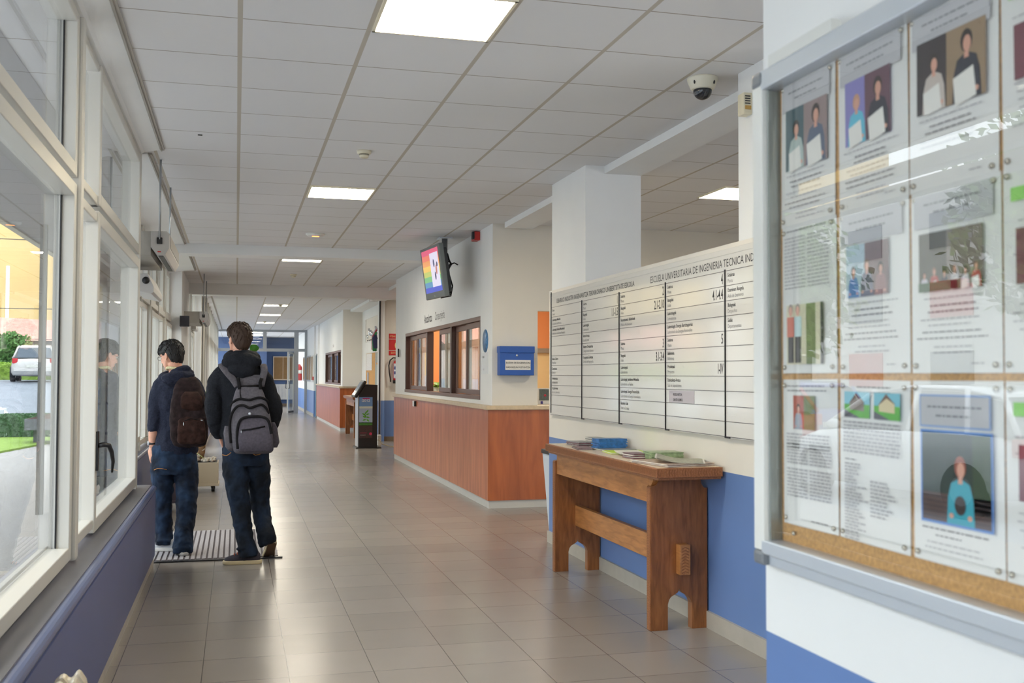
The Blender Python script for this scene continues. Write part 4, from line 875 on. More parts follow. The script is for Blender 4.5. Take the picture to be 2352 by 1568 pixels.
for k in range(9):
    y = 22.95+k*.31; t2 = thing('trophy', '%s silver cup on the alcove ledge, counted from the corner conduit' % ('first', 'second', 'third', 'fourth', 'fifth', 'sixth', 'seventh', 'eighth', 'ninth')[k], 'trophy', (3.15, y, 2.262), 'silver cups on the alcove ledge'); h = .16+.05*((k*5) % 4); b = MB()
    b.lathe((3.15, y, 2.262), [(.04, 0), (.04, .02), (.01, .04), (.01, h*.4), (.045, h*.55), (.055, h), (.001, h-.01)], M_sil, 14); b.build('cup', t2); b = MB(); b.box((3.115, y-.035, 2.262), (3.185, y+.035, 2.295), M_black); b.build('base', t2)
M_fl = [mat('flag_red', (190, 40, 60), .7), mat('flag_white', (210, 206, 214), .7), mat('flag_green', (60, 150, 90), .7), mat('flag_dark', (60, 60, 96), .7)]
t = thing('hanging_scarf', 'red white and green scarf hanging in the alcove opening', 'scarf', (3.02, 23.3, 2.0))
for k, (dy, top, bot) in enumerate(((.24, 2.45, 2.02), (.12, 2.52, 2.0), (.02, 2.42, 1.98), (-.1, 2.40, 2.04))):
    b = MB(); b.tube([(3.03, 23.3-.28+.1*k*.3, top), (3.02, 23.3+dy*.3, (top+bot)/2+.06), (3.03, 23.3+dy, bot)], [(.012, .012), (.06, .02), (.045, .012)], M_fl[k], 10); b.build('strip', t)
# ---- information stand
t = thing('information_stand', 'black floor-standing information terminal with a green plant poster', 'information stand', (2.50, 20.4, 0)); kx0, kx1, ky = 2.33, 2.70, 20.3
b = MB(); b.prism([(kx0, .02), (kx1, .02), (kx1, 1.245), (kx0+.14, 1.255), (kx0, 1.05)], 'Y', ky, ky+.50, M_black); b.build('cabinet', t, .005)
b = MB(); b.box((kx0-.05, ky-.03, 0), (kx1+.08, ky+.53, .022), M_black); b.build('base', t, .003)
b = MB(); b.box((kx0-.012, ky+.02, .03), (kx0, ky+.48, 1.04), M_fr); b.build('side_strip', t)
sc = Matrix.Translation((kx0+.03, ky+.25, 1.16)) @ Matrix.Rotation(R(32), 4, 'Y'); b = MB(sc); b.box((-.03, -.29, -.19), (.03, .29, .19), M_black, .02); sh_ = b.build('screen_head', t)
b = MB(sc); b.box((-.034, -.24, -.15), (-.03, .24, .15), mat('screen_glass', (60, 70, 78), .08)); b.build('screen', sh_)
b = MB(); px0, px1, yq = kx0+.012, kx0+.272, ky-.002; H0, H1 = .205, 1.005
def pq(z0, z1, m, x0=px0, x1=px1, d=0): b.quad([(x0, yq-d, z0), (x1, yq-d, z0), (x1, yq-d, z1), (x0, yq-d, z1)], m)
pq(.80, H1, mat('poster_sky', (110, 150, 200), .4)); pq(.50, .80, mat('poster_pale', (168, 186, 206), .4)); pq(.45, .51, mat('poster_grass', (70, 130, 50), .5, noise=.3, nscale=60)); pq(H0, .455, mat('poster_soil', (66, 46, 44), .5, noise=.35, nscale=70))
pq(.785, .825, mat('poster_band', (214, 222, 206)), d=.001); pq(.967, .99, mat('poster_magenta', (180, 30, 100)), px0+.065, px0+.20, .001)
b.text('i2012', (px0+.045, yq-.001, .915), (1, 0, 0), V, .052, M_white, 1.0, 'LEFT', True)
for x, z, a in ((.13, .70, 60), (.09, .67, 150), (.165, .67, 20), (.10, .62, 160), (.17, .61, -10), (.10, .56, 200), (.17, .55, -40), (.12, .64, 120), (.16, .73, 60)):
    ca, sa = math.cos(R(a)), math.sin(R(a)); b.add([(px0+x+ca*.038*u_-sa*.016*v_, yq-.002, z+sa*.038*u_+ca*.016*v_) for u_, v_ in ((-1, 0), (-.3, 1), (.5, .7), (1, 0), (.5, -.7), (-.3, -1))], [(0, 1, 2, 3, 4, 5)], mat('poster_leaf', (96, 170, 50), .5))
b.lathe((px0+.225, yq-.001, .285), [(.018, -.001), (.028, -.001), (.028, 0), (.018, 0)], mat('poster_pink', (214, 60, 100)), 16, 'Y'); pq(.30, .306, mat('poster_pink', (214, 60, 100)), px0+.02, px0+.15, .001); pq(.26, .265, M_white, px0+.02, px0+.13, .001)
b.build('poster', t)
b = MB(); b.tube([(2.72, 20.75, .12), (2.80, 20.8, .14), (2.86, 20.75, .05), (3.0, 20.6, .012), (3.3, 20.5, .012), (3.9, 20.7, .012)], .008, mat('cream_cable', (206, 190, 150), .5), 6); tag(b.build('power_cable'), 'cream power cable trailing on the floor behind the information stand', 'cable')
b = MB(); b.box((2.80, 20.95, 0), (2.87, 21.15, .22), M_white, .01); tag(b.build('power_box'), 'small white socket box beside the information stand', 'socket')
# ---- far end: boards, radiators, extinguisher
def far_board(x0, x1, z0, z1, y, label):
    t = thing('notice_board', label, 'notice board', ((x0+x1)/2, y, z0), 'boards behind the glazed screen'); b = MB(); b.box((x0, y-.02, z0), (x1, y, z1), mat('brown_pinboard', (150, 118, 78), .8, noise=.08, nscale=6)); b.build('panel', t)
    b = MB()
    for a in ((x0, z0, x0+.04, z1), (x1-.04, z0, x1, z1), (x0, z0, x1, z0+.05), (x0, z1-.04, x1, z1), ((x0+x1)/2-.01, z0, (x0+x1)/2+.01, z1)): b.box((a[0], y-.04, a[1]), (a[2], y-.005, a[3]), M_ctop)
    b.build('frame', t)
far_board(1.62, 2.50, 1.18, 2.26, 47.95, 'brown notice board on the blue wall behind the glazed screen'); far_board(.4, .98, 1.18, 2.22, 47.95, 'second brown board half hidden behind the taller student')
def ribbed_radiator(name, x0, x1, y, z0, z1, label, ax='X', n=18, m=None):
    t = thing(name, label, 'radiator', ((x0+x1)/2, y, z0)); b = MB(); m = m or M_white
    for k in range(n):
        a = x0+(x1-x0)*(k+.5)/n; w = (x1-x0)/n*.42; b.box((a-w, y-.10, z0), (a+w, y, z1), m)
    b.build('fins', t); b = MB(); b.box((x0, y-.07, z0+.04), (x1, y-.03, z0+.09), m); b.box((x0, y-.07, z1-.09), (x1, y-.03, z1-.04), m); b.build('headers', t)
ribbed_radiator('radiator', 1.35, 2.50, 47.99, .30, 1.0, 'white ribbed radiator below the board behind the glazed screen')
far = []
for k, (y, l) in enumerate(((36.6, 'nearest'), (37.72, 'second'), (38.84, 'third'), (41.0, 'fourth'))):
    t = thing('display_case', '%s brown glazed display case on the far right wall' % l, 'display case', (2.57, y, 1.2), 'display cases on the far right wall'); b = MB(); b.box((2.562, y-.5, 1.22), (2.578, y+.5, 2.10), mat('brown_pinboard', (150, 118, 78))); b.build('panel', t)
    b = MB()
    for a in ((y-.52, 1.2, y-.46, 2.12), (y+.46, 1.2, y+.52, 2.12), (y-.52, 1.2, y+.52, 1.25), (y-.52, 2.07, y+.52, 2.12), (y-.02, 1.2, y+.02, 2.12)): b.box((2.552, a[0], a[1]), (2.575, a[2], a[3]), M_alu2 if k else M_white)
    b.build('frame', t)
t = thing('alarm_call_point', 'tiny red call point by the nearest far display case', 'call point', (2.56, 35.99, 1.25)); b = MB(); b.box((2.54, 35.93, 1.25), (2.58, 36.05, 1.37), mat('alarm_red', (190, 44, 40))); b.build('housing', t)
t = thing('fire_extinguisher', 'red fire extinguisher seen through the glazed end screen', 'fire extinguisher', (2.4, 42.5, 1.2)); b = MB(); b.lathe((2.475, 42.5, 1.2), [(.001, 0), (.10, 0), (.10, .55), (.03, .66), (.001, .66)], mat('extinguisher_red', (196, 34, 44)), 20); b.build('cylinder', t)
b = MB(); b.lathe((2.475, 42.5, 1.48), [(.104, 0), (.104, .14)], M_white, 20); b.build('label', t)

# ---- left side: radiator, heaters over the doors, planters, mat
t = thing('radiator', 'cream cast radiator under the window at the bottom left', 'radiator', (-.49, 2.7, .02)); M_rad = mat('cream_radiator', (216, 204, 180), .3)
for k in range(16):
    y = 3.46-k*.082; b = MB()
    prof = [(-.545, .06), (-.52, .04), (-.46, .04), (-.435, .08), (-.432, .46), (-.440, .50), (-.462, .535), (-.485, .50), (-.505, .525), (-.528, .505), (-.545, .47)]
    b.prism([(p[0], p[1]) for p in prof], 'Y', y-.028, y+.028, M_rad); b.build('section', t, .012)
b = MB(); b.tube([(-.49, 3.47, .12), (-.49, 2.2, .12)], .02, M_rad); b.tube([(-.49, 3.47, .44), (-.49, 2.2, .44)], .02, M_rad); b.build('pipe', t)
M_hs = mat('heater_grey_shell', (188, 186, 184), .4); M_ste = mat('galvanised_sheet', (168, 166, 160), .5, metal=.3, noise=.06, nscale=12)
def air_curtain(y0, y1, xr, zb, label, far=False):
    t = thing('air_curtain', label, 'door heater', (xr-.06, (y0+y1)/2, zb)); b = MB()
    b.prism([(xr-.135, zb+.06), (xr-.135, zb+.185), (xr-.02, zb+.185), (xr, zb+.17), (xr, zb+.055), (xr-.03, zb), (xr-.09, zb)], 'Y', y0, y1, M_hs); b.build('shell', t, .004)
    b = MB(); b.box((xr-.082, y0+.06, zb-.004), (xr-.046, y1-.1, zb+.002), M_black); b.build('air_outlet', t)
    b = MB(); b.box((xr-.001, y0+.12, zb+.07), (xr+.003, y1-.06, zb+.165), mat('heater_grille', (150, 148, 146), .5)); b.build('intake_grille', t)
    b = MB(); b.box((xr-.092, y0-.012, zb+.085), (xr-.05, y0, zb+.135), M_black, .004); b.build('end_cap', t)
    b = MB(); b.box((xr-.085, y0-.001, zb+.02), (xr-.06, y0+.0, zb+.03), mat('alarm_red', (190, 44, 40))); b.build('indicator', t)
    for yy_ in (y0-.005, y1-.15):
        b = MB(); b.tube([(xr-.07, yy_, CZ), (xr-.07, yy_, zb+.12)], .0085, M_alu2, 8); b.build('hanger_rod', t)
    b = MB(); b.box((-1.04, y0+.03, zb+.07), (xr-.137, y0+.05, zb+.185), M_ste); b.box((-1.04, y0+.03, zb+.0), (xr-.137, y1-.1, zb+.07), M_ste); b.build('duct_box', t)
air_curtain(8.37, 9.75, -.513, 2.37, 'grey door heater hung on rods over the near entrance', )
air_curtain(17.75, 19.3, -.46, 2.30, 'grey door heater hung on rods over the far entrance')
def operator(x, y, z, label, s=1):
    t = thing('door_operator', label, 'door operator', (x, y, z)); b = MB(); b.box((min(x-.3, -1.039 if y < 12 else x-.1), y+.1, z+.06), (x-.14, y+.9, z+.14), M_hs); b.build('mounting_bracket', t); b = MB()
    b.prism([(x-.16, z+.03), (x-.16, z+.16), (x-.05, z+.17), (x, z+.06), (x, z+.015), (x-.02, z)], 'Y', y, y+1.0, M_hs); b.build('shell', t, .004)
    b = MB(); b.lathe((x-.062, y, z+.11), [(.001, -.02), (.025, -.02), (.030, -.005), (.030, 0), (.001, 0)], M_black, 16, 'Y'); b.build('sensor', t)
operator(-.665, 8.95, 2.11, 'grey operator box with black sensor under the near door heater'); operator(-.72, 19.68, 2.26, 'small grey operator box with black sensor by the far entrance')
b = MB(); b.box((-.865, 16.93, 2.20), (-.725, 17.098, 2.365), mat('speaker_black', (32, 32, 42), .6)); tag(b.build('loudspeaker'), 'black box loudspeaker on the pillar by the far entrance', 'loudspeaker')
# entrance mat
M_mat1 = mat('mat_grey_fibre', (168, 164, 166), .95, noise=.35, nscale=300, bump=.5); M_mat2 = mat('mat_dark_rib', (92, 86, 90), .9, noise=.2, nscale=200)
t = thing('door_mat', 'grey ribbed entrance mat under the two walking students', 'door mat', (-.1, 9.15, 0)); b = MB(); b.box((-.94, 8.40, .001), (.335, 9.93, .008), M_mat2); b.build('backing', t)
b = MB(); k = -.92
while k < .32: b.box((k, 8.42, .008), (k+.026, 9.91, .014), M_mat1); k += .0425
b.build('ribs', t)
b = MB(); b.box((-1.0, 8.36, .0008), (.37, 8.40, .010), M_dark); b.build('edge', t)

# ---- planters
M_leaf = mat('yucca_leaf', (110, 150, 44), .45, noise=.25, nscale=8); M_trunk = mat('palm_trunk', (122, 92, 62), .8, noise=.35, nscale=30, bump=.4); M_stub = mat('cut_leaf_base', (196, 186, 170), .6, noise=.15, nscale=30)
def planter(x, y, w, d, h, m, label, plant_h, lean, cut):
    t = thing('planter', label, 'planter', (x, y, 0)); b = MB()
    b.box((x-w/2, y-d/2, .07), (x+w/2, y+d/2, h), m); b.box((x-w/2-.012, y-d/2-.012, .07), (x+w/2+.012, y+d/2+.012, .10), m); b.build('box', t, .004)
    b = MB(); b.box((x-w/2+.015, y-d/2+.015, h-.02), (x+w/2-.015, y+d/2-.015, h+.004), M_black); b.build('rim', t)
    b = MB(); rr = random.Random(3)
    for k in range(90): b.ball((x+rr.uniform(-w/2+.04, w/2-.04), y+rr.uniform(-d/2+.04, d/2-.04), h+.008+rr.random()*.03), (.022, .022, .017), M_stub, 8)
    p = b.build('pebbles', t); p['kind'] = 'stuff'
    for sx_ in (-1, 1):
        for sy in (-1, 1): b = MB(); b.cyl((x+sx_*(w/2-.06)-.02, y+sy*(d/2-.06), .036), (x+sx_*(w/2-.06)+.02, y+sy*(d/2-.06), .036), .036, M_black, 14); b.box((x+sx_*(w/2-.06)-.025, y+sy*(d/2-.06)-.025, .05), (x+sx_*(w/2-.06)+.025, y+sy*(d/2-.06)+.025, .072), M_black); b.build('castor', t)
    pt = thing('yucca_plant', ('palm-like yucca with cut leaf bases growing in the beige planter' if cut else 'bushy yucca growing in the dark planter'), 'plant', (x, y, h)); 
    top = Vector((x+lean, y, plant_h)); b = MB(); pts = [Vector((x-.05, y, h-.01)).lerp(top, q/6)+Vector((.03*math.sin(q), 0, 0)) for q in range(7)]; b.tube(pts, [.055, .05, .045, .04, .035, .03, .025], M_trunk, 12); b.build('trunk', pt)
    if cut:
        b = MB()
        for k in range(26):
            q = k/26; c = pts[0].lerp(pts[-1], q*.8); a = k*2.4; b.tube([c+Vector((math.cos(a)*.03, math.sin(a)*.03, 0)), c+Vector((math.cos(a)*.085, math.sin(a)*.085, .05))], [(.022, .009), (.014, .005)], M_stub, 8)
        b.build('leaf_bases', pt)
    b = MB(); rr = random.Random(9)
    for k in range(34):
        a = k*2.39996; e = .25+.75*rr.random(); leafblade(b, top+Vector((0, 0, rr.uniform(-.15, 0))), (math.cos(a), math.sin(a), e*1.3), rr.uniform(.28, .46), .02, M_leaf, .25+.4*rr.random())
    b.build('leaves', pt)
planter(-.40, 13.45, .40, .40, .36, mat('beige_planter', (186, 172, 148), .5), 'beige wheeled planter seen between the two students', 1.12, .02, True)
planter(-.64, 11.8, .38, .42, .40, mat('dark_plum_planter', (56, 44, 54), .5), 'dark planter behind the legs of the left student', .75, .0, False)
t = thing('potted_monstera', 'round green leaved plant rising behind the taller student', 'plant', (.12, 20.0, 0)); b = MB(); b.lathe((.12, 20, 0), [(.001, 0), (.14, 0), (.18, .32), (.15, .32), (.001, .30)], mat('terracotta_pot', (150, 96, 70), .7), 24); b.build('pot', t)
M_mon = mat('monstera_leaf', (66, 140, 40), .4, noise=.3, nscale=10)
for k, (dx, dz, s) in enumerate(((.20, 1.94, 1), (.02, 1.72, 1), (-.16, 1.6, .9), (.1, 1.45, .9), (-.1, 1.3, .8))):
    b = MB(); b.tube([(.12, 20, .3), (.12+dx*.4, 20, dz*.6), (.12+dx, 20, dz-.1)], .008, M_mon, 6); st_ = b.build('stem', t)
    b = MB(); b.add([(.12+dx+.085*s*math.cos(a)*(1+.1*math.cos(3*a)), 19.98-.03*math.sin(a*2), dz+.075*s*math.sin(a)-(.02 if abs(a-4.71) < .3 else 0)) for a in [2*math.pi*j/20 for j in range(20)]]+[(.12+dx, 19.96, dz)], [(j, (j+1) % 20, 20) for j in range(20)], M_mon, True); b.build('leaf', st_)
# ================================================================ OUTDOOR THINGS
M_tyre = mat('tyre', (34, 34, 38), .8); M_rim = mat('wheel_rim', (180, 182, 186), .3, metal=.8); M_cglass = mat('car_glass', (70, 84, 96), .08, spec=.8); M_tail = mat('tail_lamp', (200, 40, 48), .25); M_hl = mat('head_lamp', (220, 226, 230), .1)
def car(x, y, z, rz, rgb, label, hatch=True, s=1.0):
    """x forward; about 4.1 m long"""
    t = thing('car', label, 'car', (x, y, z)); Mx = Matrix.Translation((x, y, z)) @ Matrix.Rotation(R(rz), 4, 'Z') @ Matrix.Scale(s, 4); m = mat('car_paint_%d_%d_%d' % rgb, rgb, .25, coat=.6, spec=.5)
    st = [(-2.02, .60, .42, .70), (-1.96, .76, .30, .88), (-1.7, .84, .24, .96), (-1.2, .86, .22, .97), (0, .87, .22, .95), (.9, .86, .22, .93), (1.35, .84, .24, .86), (1.85, .78, .28, .72), (2.03, .60, .36, .58)]
    b = MB(Mx); b.rings([[(X, -w*.92, lo), (X, -w, lo+.12), (X, -w*1.0, (lo+hi)/2), (X, -w*.94, hi-.05), (X, -w*.80, hi), (X, 0, hi+.02), (X, w*.80, hi), (X, w*.94, hi-.05), (X, w, (lo+hi)/2), (X, w, lo+.12), (X, w*.92, lo), (X, 0, lo-.02)] for X, w, lo, hi in st], m)
    cab = [(-1.92 if hatch else -1.5, .62, .94, .97), (-1.62 if hatch else -1.2, .60, .93, 1.36), (-1.0, .60, .93, 1.46), (-.2, .60, .93, 1.47), (.35, .60, .92, 1.40), (1.15, .66, .90, .96)]
    b.build('body', t)
    b = MB(Mx); b.rings([[(X, -.76, lo), (X, -w*.98, hi-.02), (X, -w*.85, hi), (X, w*.85, hi), (X, w*.98, hi-.02), (X, .76, lo)] for X, w, lo, hi in cab], M_cglass, False); b.build('windows', t)
    b = MB(Mx); r_ = cab[1:5]; b.rings([[(X, -w*1.02, hi-.05), (X, -w*.86, hi+.012), (X, w*.86, hi+.012), (X, w*1.02, hi-.05)] for X, w, lo, hi in r_], m, True)
    for s_ in (-1, 1):
        for a, c in (((cab[0][0], .74, .95), (cab[1][0], .60, 1.37)), ((.35, .60, 1.40), (1.16, .70, .94)), ((-.35, .745, .95), (-.40, .60, 1.46)), ((-1.25, .745, .95), (-1.12, .60, 1.44))): b.tube([(a[0], s_*a[1], a[2]), (c[0], s_*c[1], c[2])], .035, m, 8)
    b.build('roof', t)
    for X in (-1.28, 1.28):
        for s_ in (-1, 1):
            b = MB(Mx); b.lathe((X, s_*.80, .31), [(.10, -.09), (.29, -.10), (.315, -.07), (.315, .07), (.29, .10), (.10, .09)], M_tyre, 24, 'Y'); w_ = b.build('wheel', t)
            b = MB(Mx); b.lathe((X, s_*.80, .31), [(.001, -.095), (.06, -.098), (.20, -.092), (.21, .092), (.06, .098), (.001, .095)], M_rim, 10, 'Y', False); b.build('hubcap', w_)
    b = MB(Mx)
    for s_ in (-1, 1): b.box((-1.99, s_*.58, .72), (-1.86, s_*.78, .92), M_tail, .02)
    b.build('tail_lamps', t)
    b = MB(Mx)
    for s_ in (-1, 1): b.box((1.86, s_*.5, .58), (1.98, s_*.74, .70), M_hl, .02)
    b.build('head_lamps', t)
    b = MB(Mx); b.box((-2.06, -.72, .40), (-1.96, .72, .54), m, .02); b.box((-2.065, -.26, .55), (-2.03, .26, .66), mat('number_plate', (224, 224, 214), .5)); b.build('rear_bumper', t)
    b = MB(Mx)
    for s_ in (-1, 1): b.ball((.75, s_*.93, .98), (.07, .10, .06), m, 12)
    b.build('mirrors', t)
car(-8.0, 46.5, 1.13, 96, (206, 204, 200), 'pale silver hatchback parked across the asphalt, seen from behind through the left window')
car(-10.9, 47.2, 1.15, 100, (54, 58, 84), 'dark blue car cut off at the left edge of the picture')
car(-7.6, 28.3, -.14, 8, (232, 234, 236), 'white car with its bonnet at the lower left of the window view')
car(-6.4, 11.2, -.14, 82, (236, 238, 240), 'white car mirrored in the notice case glass')
car(-9.6, 13.9, -.14, 85, (150, 140, 134), 'grey beige car mirrored above the white car in the case glass')
car(-9.8, 20.5, -.14, 95, (60, 70, 150), 'blue car mirrored in the case glass behind the pale one')
car(-6.8, 18.0, -.14, 80, (190, 44, 50), 'red car mirrored low in the directory board')
car(-6.2, 4.2, -.14, 92, (214, 216, 220), 'silver car parked outside level with the nearest window')
M_hedge = mat('hedge_leaf', (92, 126, 88), .8, noise=.35, nscale=30)
def foliage(name, c, r, n, leaf, m, label, cat, box=False, seed=1, trunk=None, group=None):
    t = thing(name, label, cat, (c[0], c[1], c[2]-r[2] if not trunk else trunk), group); rr = random.Random(seed); vs, fs = [], []
    for k in range(n):
        if box: p = Vector((c[0]+rr.uniform(-r[0], r[0]), c[1]+rr.uniform(-r[1], r[1]), c[2]+rr.uniform(-r[2], r[2]))); 
        else:
            d = Vector((rr.gauss(0, 1), rr.gauss(0, 1), rr.gauss(0, 1))).normalized()*rr.uniform(.55, 1.02); q = 1+.22*mnoise.noise(d*2.5+Vector((seed, 0, 0))); p = Vector((c[0]+d.x*r[0]*q, c[1]+d.y*r[1]*q, c[2]+d.z*r[2]*q))
        if box and rr.random() < .75:
            ax = rr.choice((0, 1, 2)); sg = rr.choice((-1, 1)); p[ax] = c[ax]+sg*r[ax]
        a = Vector((rr.gauss(0, 1), rr.gauss(0, 1), rr.gauss(0, 1))).normalized(); u = a.orthogonal().normalized()*leaf; v = a.cross(u).normalized()*leaf*.6; o = len(vs)
        vs += [p-u, p+v, p+u, p-v]; fs.append((o, o+1, o+2, o+3))
    b = MB(); b.add(vs, fs, m); 
    if box: b.box([c[i]-r[i]*.93 for i in range(3)], [c[i]+r[i]*.93 for i in range(3)], m)
    else: b.ball(c, [q*.72 for q in r], m, 20)
    b.build('leaves', t)
    if trunk is not None: b = MB(); b.tube([(c[0], c[1], trunk), (c[0]+.1, c[1], c[2])], [.16, .08], M_trunk, 10); b.build('trunk', t)
M_t1 = mat('tree_leaf', (104, 132, 60), .8, noise=.45, nscale=6); M_t2 = mat('bush_leaf', (90, 130, 70), .8, noise=.5, nscale=8)
foliage('hedge', (-4.85, 27.2, .16), (.62, .5, .30), 5000, .032, M_hedge, 'clipped box hedge beside the grass seen through the left window', 'hedge', True, 2)
foliage('bush', (-10.9, 55.5, 2.35), (1.25, 1.0, 1.15), 2600, .12, M_t2, 'round green bush behind the silver hatchback', 'bush', False, 3)
foliage('grass_bank', (-13.5, 52, 1.5), (5.5, 1.2, .42), 3000, .10, M_grass, 'bright grass bank along the wall behind the parked cars', 'grass bank', True, 4)
for k, (x, y, h) in enumerate(((-13, 9, 4.2), (-14, 17, 4.8), (-12.5, 26, 4.0), (-16, 2, 5.0), (-15, 34, 4.6))):
    foliage('tree', (x, y, h), (2.3, 2.3, 2.4), 3600, .14, M_t1, ('tree seen as pale leaves mirrored in the notice case glass', 'second tree of the row outside, beyond the first mirrored tree', 'third tree of the row outside, above the parked cars', 'tree outside to the left of the nearest window', 'farthest tree of the row outside the windows')[k], 'tree', False, 11+k, trunk=-.14, group='trees across the car park')
t = thing('outdoor_table', 'grey stone table with brown lid on a square leg outside the window', 'outdoor table', (-4.1, 24.8, -.1)); b = MB(); b.box((-4.42, 24.3, .22), (-3.6, 25.3, .46), mat('grey_stone', (128, 128, 136), .8, noise=.15, nscale=10)); b.build('slab', t)
b = MB(); b.prism([(-4.40, .46), (-3.6, .46), (-3.6, .60), (-4.0, .56)], 'Y', 24.35, 25.25, mat('brown_lid', (120, 98, 92), .7)); b.build('lid', t); b = MB(); b.box((-4.28, 24.55, -.1), (-4.1, 24.9, .22), mat('grey_stone', (128, 128, 136))); b.build('leg', t)
b = MB(); b.box((-2.11, 12.3, -.10), (-2.04, 12.37, 3.1), mat('grey_post', (112, 114, 112), .6)); tag(b.build('canopy_post'), 'grey square post under the outside canopy', 'post')
t = thing('building', 'low house with pink tiled roof beyond the parked silver car', 'house', (-14, 62, 1.3)); b = MB(); b.box((-22, 58.5, 1.2), (-6.5, 66, 3.25), mat('pale_render', (214, 196, 184), .8, noise=.06, nscale=1)); b.box((-22, 58.2, 3.0), (-6.3, 58.6, 3.25), mat('dark_eaves', (110, 104, 106), .7)); b.build('wall', t)
b = MB(); b.quad([(-22.4, 57.9, 3.15), (-6.1, 57.9, 3.15), (-6.1, 63, 4.3), (-22.4, 63, 5.0)], mat('pink_roof_tile', (206, 150, 134), .8, noise=.22, nscale=5, bump=.5)); b.quad([(-22.4, 68, 3.2), (-22.4, 63, 5.0), (-6.1, 63, 4.3), (-6.1, 68, 3.2)], mat('pink_roof_tile', (206, 150, 134))); b.build('roof', t)
t = thing('building', 'tall ochre building filling the upper part of the left window view', 'building', (-30, 95, 1.3)); b = MB(); b.box((-60, 88, 1.2), (-9, 100, 24), mat('ochre_render', (206, 176, 116), .8, noise=.05, nscale=.5)); b.build('wall', t)
for k, x in enumerate((-17.6, -16.6, -13.3)): b = MB(); b.tube([(x, 84, 1.3), (x, 84, 9.6-k*.1)], .13, M_white, 8); b.tube([(x, 84, 9.3), (x+1.4, 84, 8.9), (x+1.6, 84, 8.3)], .12, M_white, 8) if k == 2 else None; tag(b.build('lamp_post'), ('first slim white pole before the ochre building', 'second slim white pole before the ochre building', 'white lamp post with a bent arm before the ochre building')[k], 'lamp post')
for k, (za, zb) in enumerate(((11.6, 11.2), (6.4, 6.2))): b = MB(); b.tube([(-40, 82, za), (-20, 82, (za+zb)/2-.1), (-4, 82, zb)], .035, M_black, 6); tag(b.build('overhead_cable'), ('upper', 'lower')[k]+' dark cable strung across the ochre building', 'cable')
b = MB(); b.box((-26, -16, -.14), (-24, 60, 9), mat('white_render_block', (214, 212, 206), .8)); 
for k in range(12):
    for j in range(3): b.box((-24.02, -12+k*5.5, 1+j*2.7), (-23.95, -9.6+k*5.5, 2.4+j*2.7), M_cglass if (k+j) % 3 else mat('red_awning', (190, 70, 70), .7))
tag(b.build('building'), 'pale block with red awnings across the car park, mirrored in the glass', 'building')
# ================================================================ PEOPLE
from mathutils import noise as mnoise
def fabric(name, rgb, n=.25, sc=90, bump=.35, rough=.85):
    return mat(name, rgb, rough, noise=n, nscale=sc, bump=bump, spec=.2)
M_skin = mat('skin', (222, 168, 144), .5, noise=.06, nscale=30, spec=.35)
M_black_c = fabric('black_hoodie_cloth', (30, 32, 38)); M_navy = fabric('navy_hoodie_cloth', (38, 42, 58)); M_tee = fabric('cream_tshirt', (216, 206, 164))
def denim(name, base, pale):
    m = bpy.data.materials.new(name); m.use_nodes = True; n = m.node_tree; b = n.nodes['Principled BSDF']; t = n.nodes.new('ShaderNodeTexCoord')
    z1 = n.nodes.new('ShaderNodeTexNoise'); z1.inputs['Scale'].default_value = 7; z1.inputs['Detail'].default_value = 6; n.links.new(t.outputs['Object'], z1.inputs['Vector'])
    r = n.nodes.new('ShaderNodeValToRGB'); r.color_ramp.elements[0].color = lin(base); r.color_ramp.elements[1].color = lin(pale); r.color_ramp.elements[0].position = .42; r.color_ramp.elements[1].position = .78
    n.links.new(z1.outputs['Fac'], r.inputs[0]); n.links.new(r.outputs[0], b.inputs['Base Color']); b.inputs['Roughness'].default_value = .8; b.inputs['Specular IOR Level'].default_value = .25
    z2 = n.nodes.new('ShaderNodeTexNoise'); z2.inputs['Scale'].default_value = 420; n.links.new(t.outputs['Object'], z2.inputs['Vector']); bp = n.nodes.new('ShaderNodeBump'); bp.inputs['Strength'].default_value = .3; bp.inputs['Distance'].default_value = .004
    n.links.new(z2.outputs['Fac'], bp.inputs['Height']); n.links.new(bp.outputs[0], b.inputs['Normal']); return m
M_denA = denim('dark_denim', (13, 19, 28), (34, 50, 72)); M_denB = denim('blue_denim', (16, 24, 39), (43, 66, 96))
M_stitch = mat('orange_stitching', (196, 132, 66), .7)

def soft(o, vox, smooth=4, wrinkle=0, wsize=.09, wstretch=None):
    r = o.modifiers.new('union', 'REMESH'); r.mode = 'VOXEL'; r.voxel_size = vox; r.use_smooth_shade = True
    s = o.modifiers.new('soften', 'SMOOTH'); s.factor = .5; s.iterations = smooth
    if wrinkle:
        tx = bpy.data.textures.new('folds', 'CLOUDS'); tx.noise_scale = wsize; tx.noise_depth = 2
        d = o.modifiers.new('folds', 'DISPLACE'); d.texture = tx; d.strength = wrinkle; d.mid_level = .5; d.texture_coords = 'LOCAL'
    return o
def ell(b, rows, m, seg=20):
    """stack of horizontal ellipses (z, cx, cy, rx, ry)"""
    b.rings([[(cx+rx*math.cos(2*math.pi*k/seg), cy+ry*math.sin(2*math.pi*k/seg), z) for k in range(seg)] for z, cx, cy, rx, ry in rows], m)
def spline(pts, sub=4):
    """Catmull-Rom through (x, y, z, r)"""
    P = [pts[0]]+list(pts)+[pts[-1]]; out = []
    for i in range(1, len(P)-2):
        for s in range(sub):
            t = s/sub; out.append(tuple(.5*((2*P[i][k])+(-P[i-1][k]+P[i+1][k])*t+(2*P[i-1][k]-5*P[i][k]+4*P[i+1][k]-P[i+2][k])*t*t+(-P[i-1][k]+3*P[i][k]-3*P[i+1][k]+P[i+2][k])*t**3) for k in range(4)))
    out.append(tuple(pts[-1])); return out
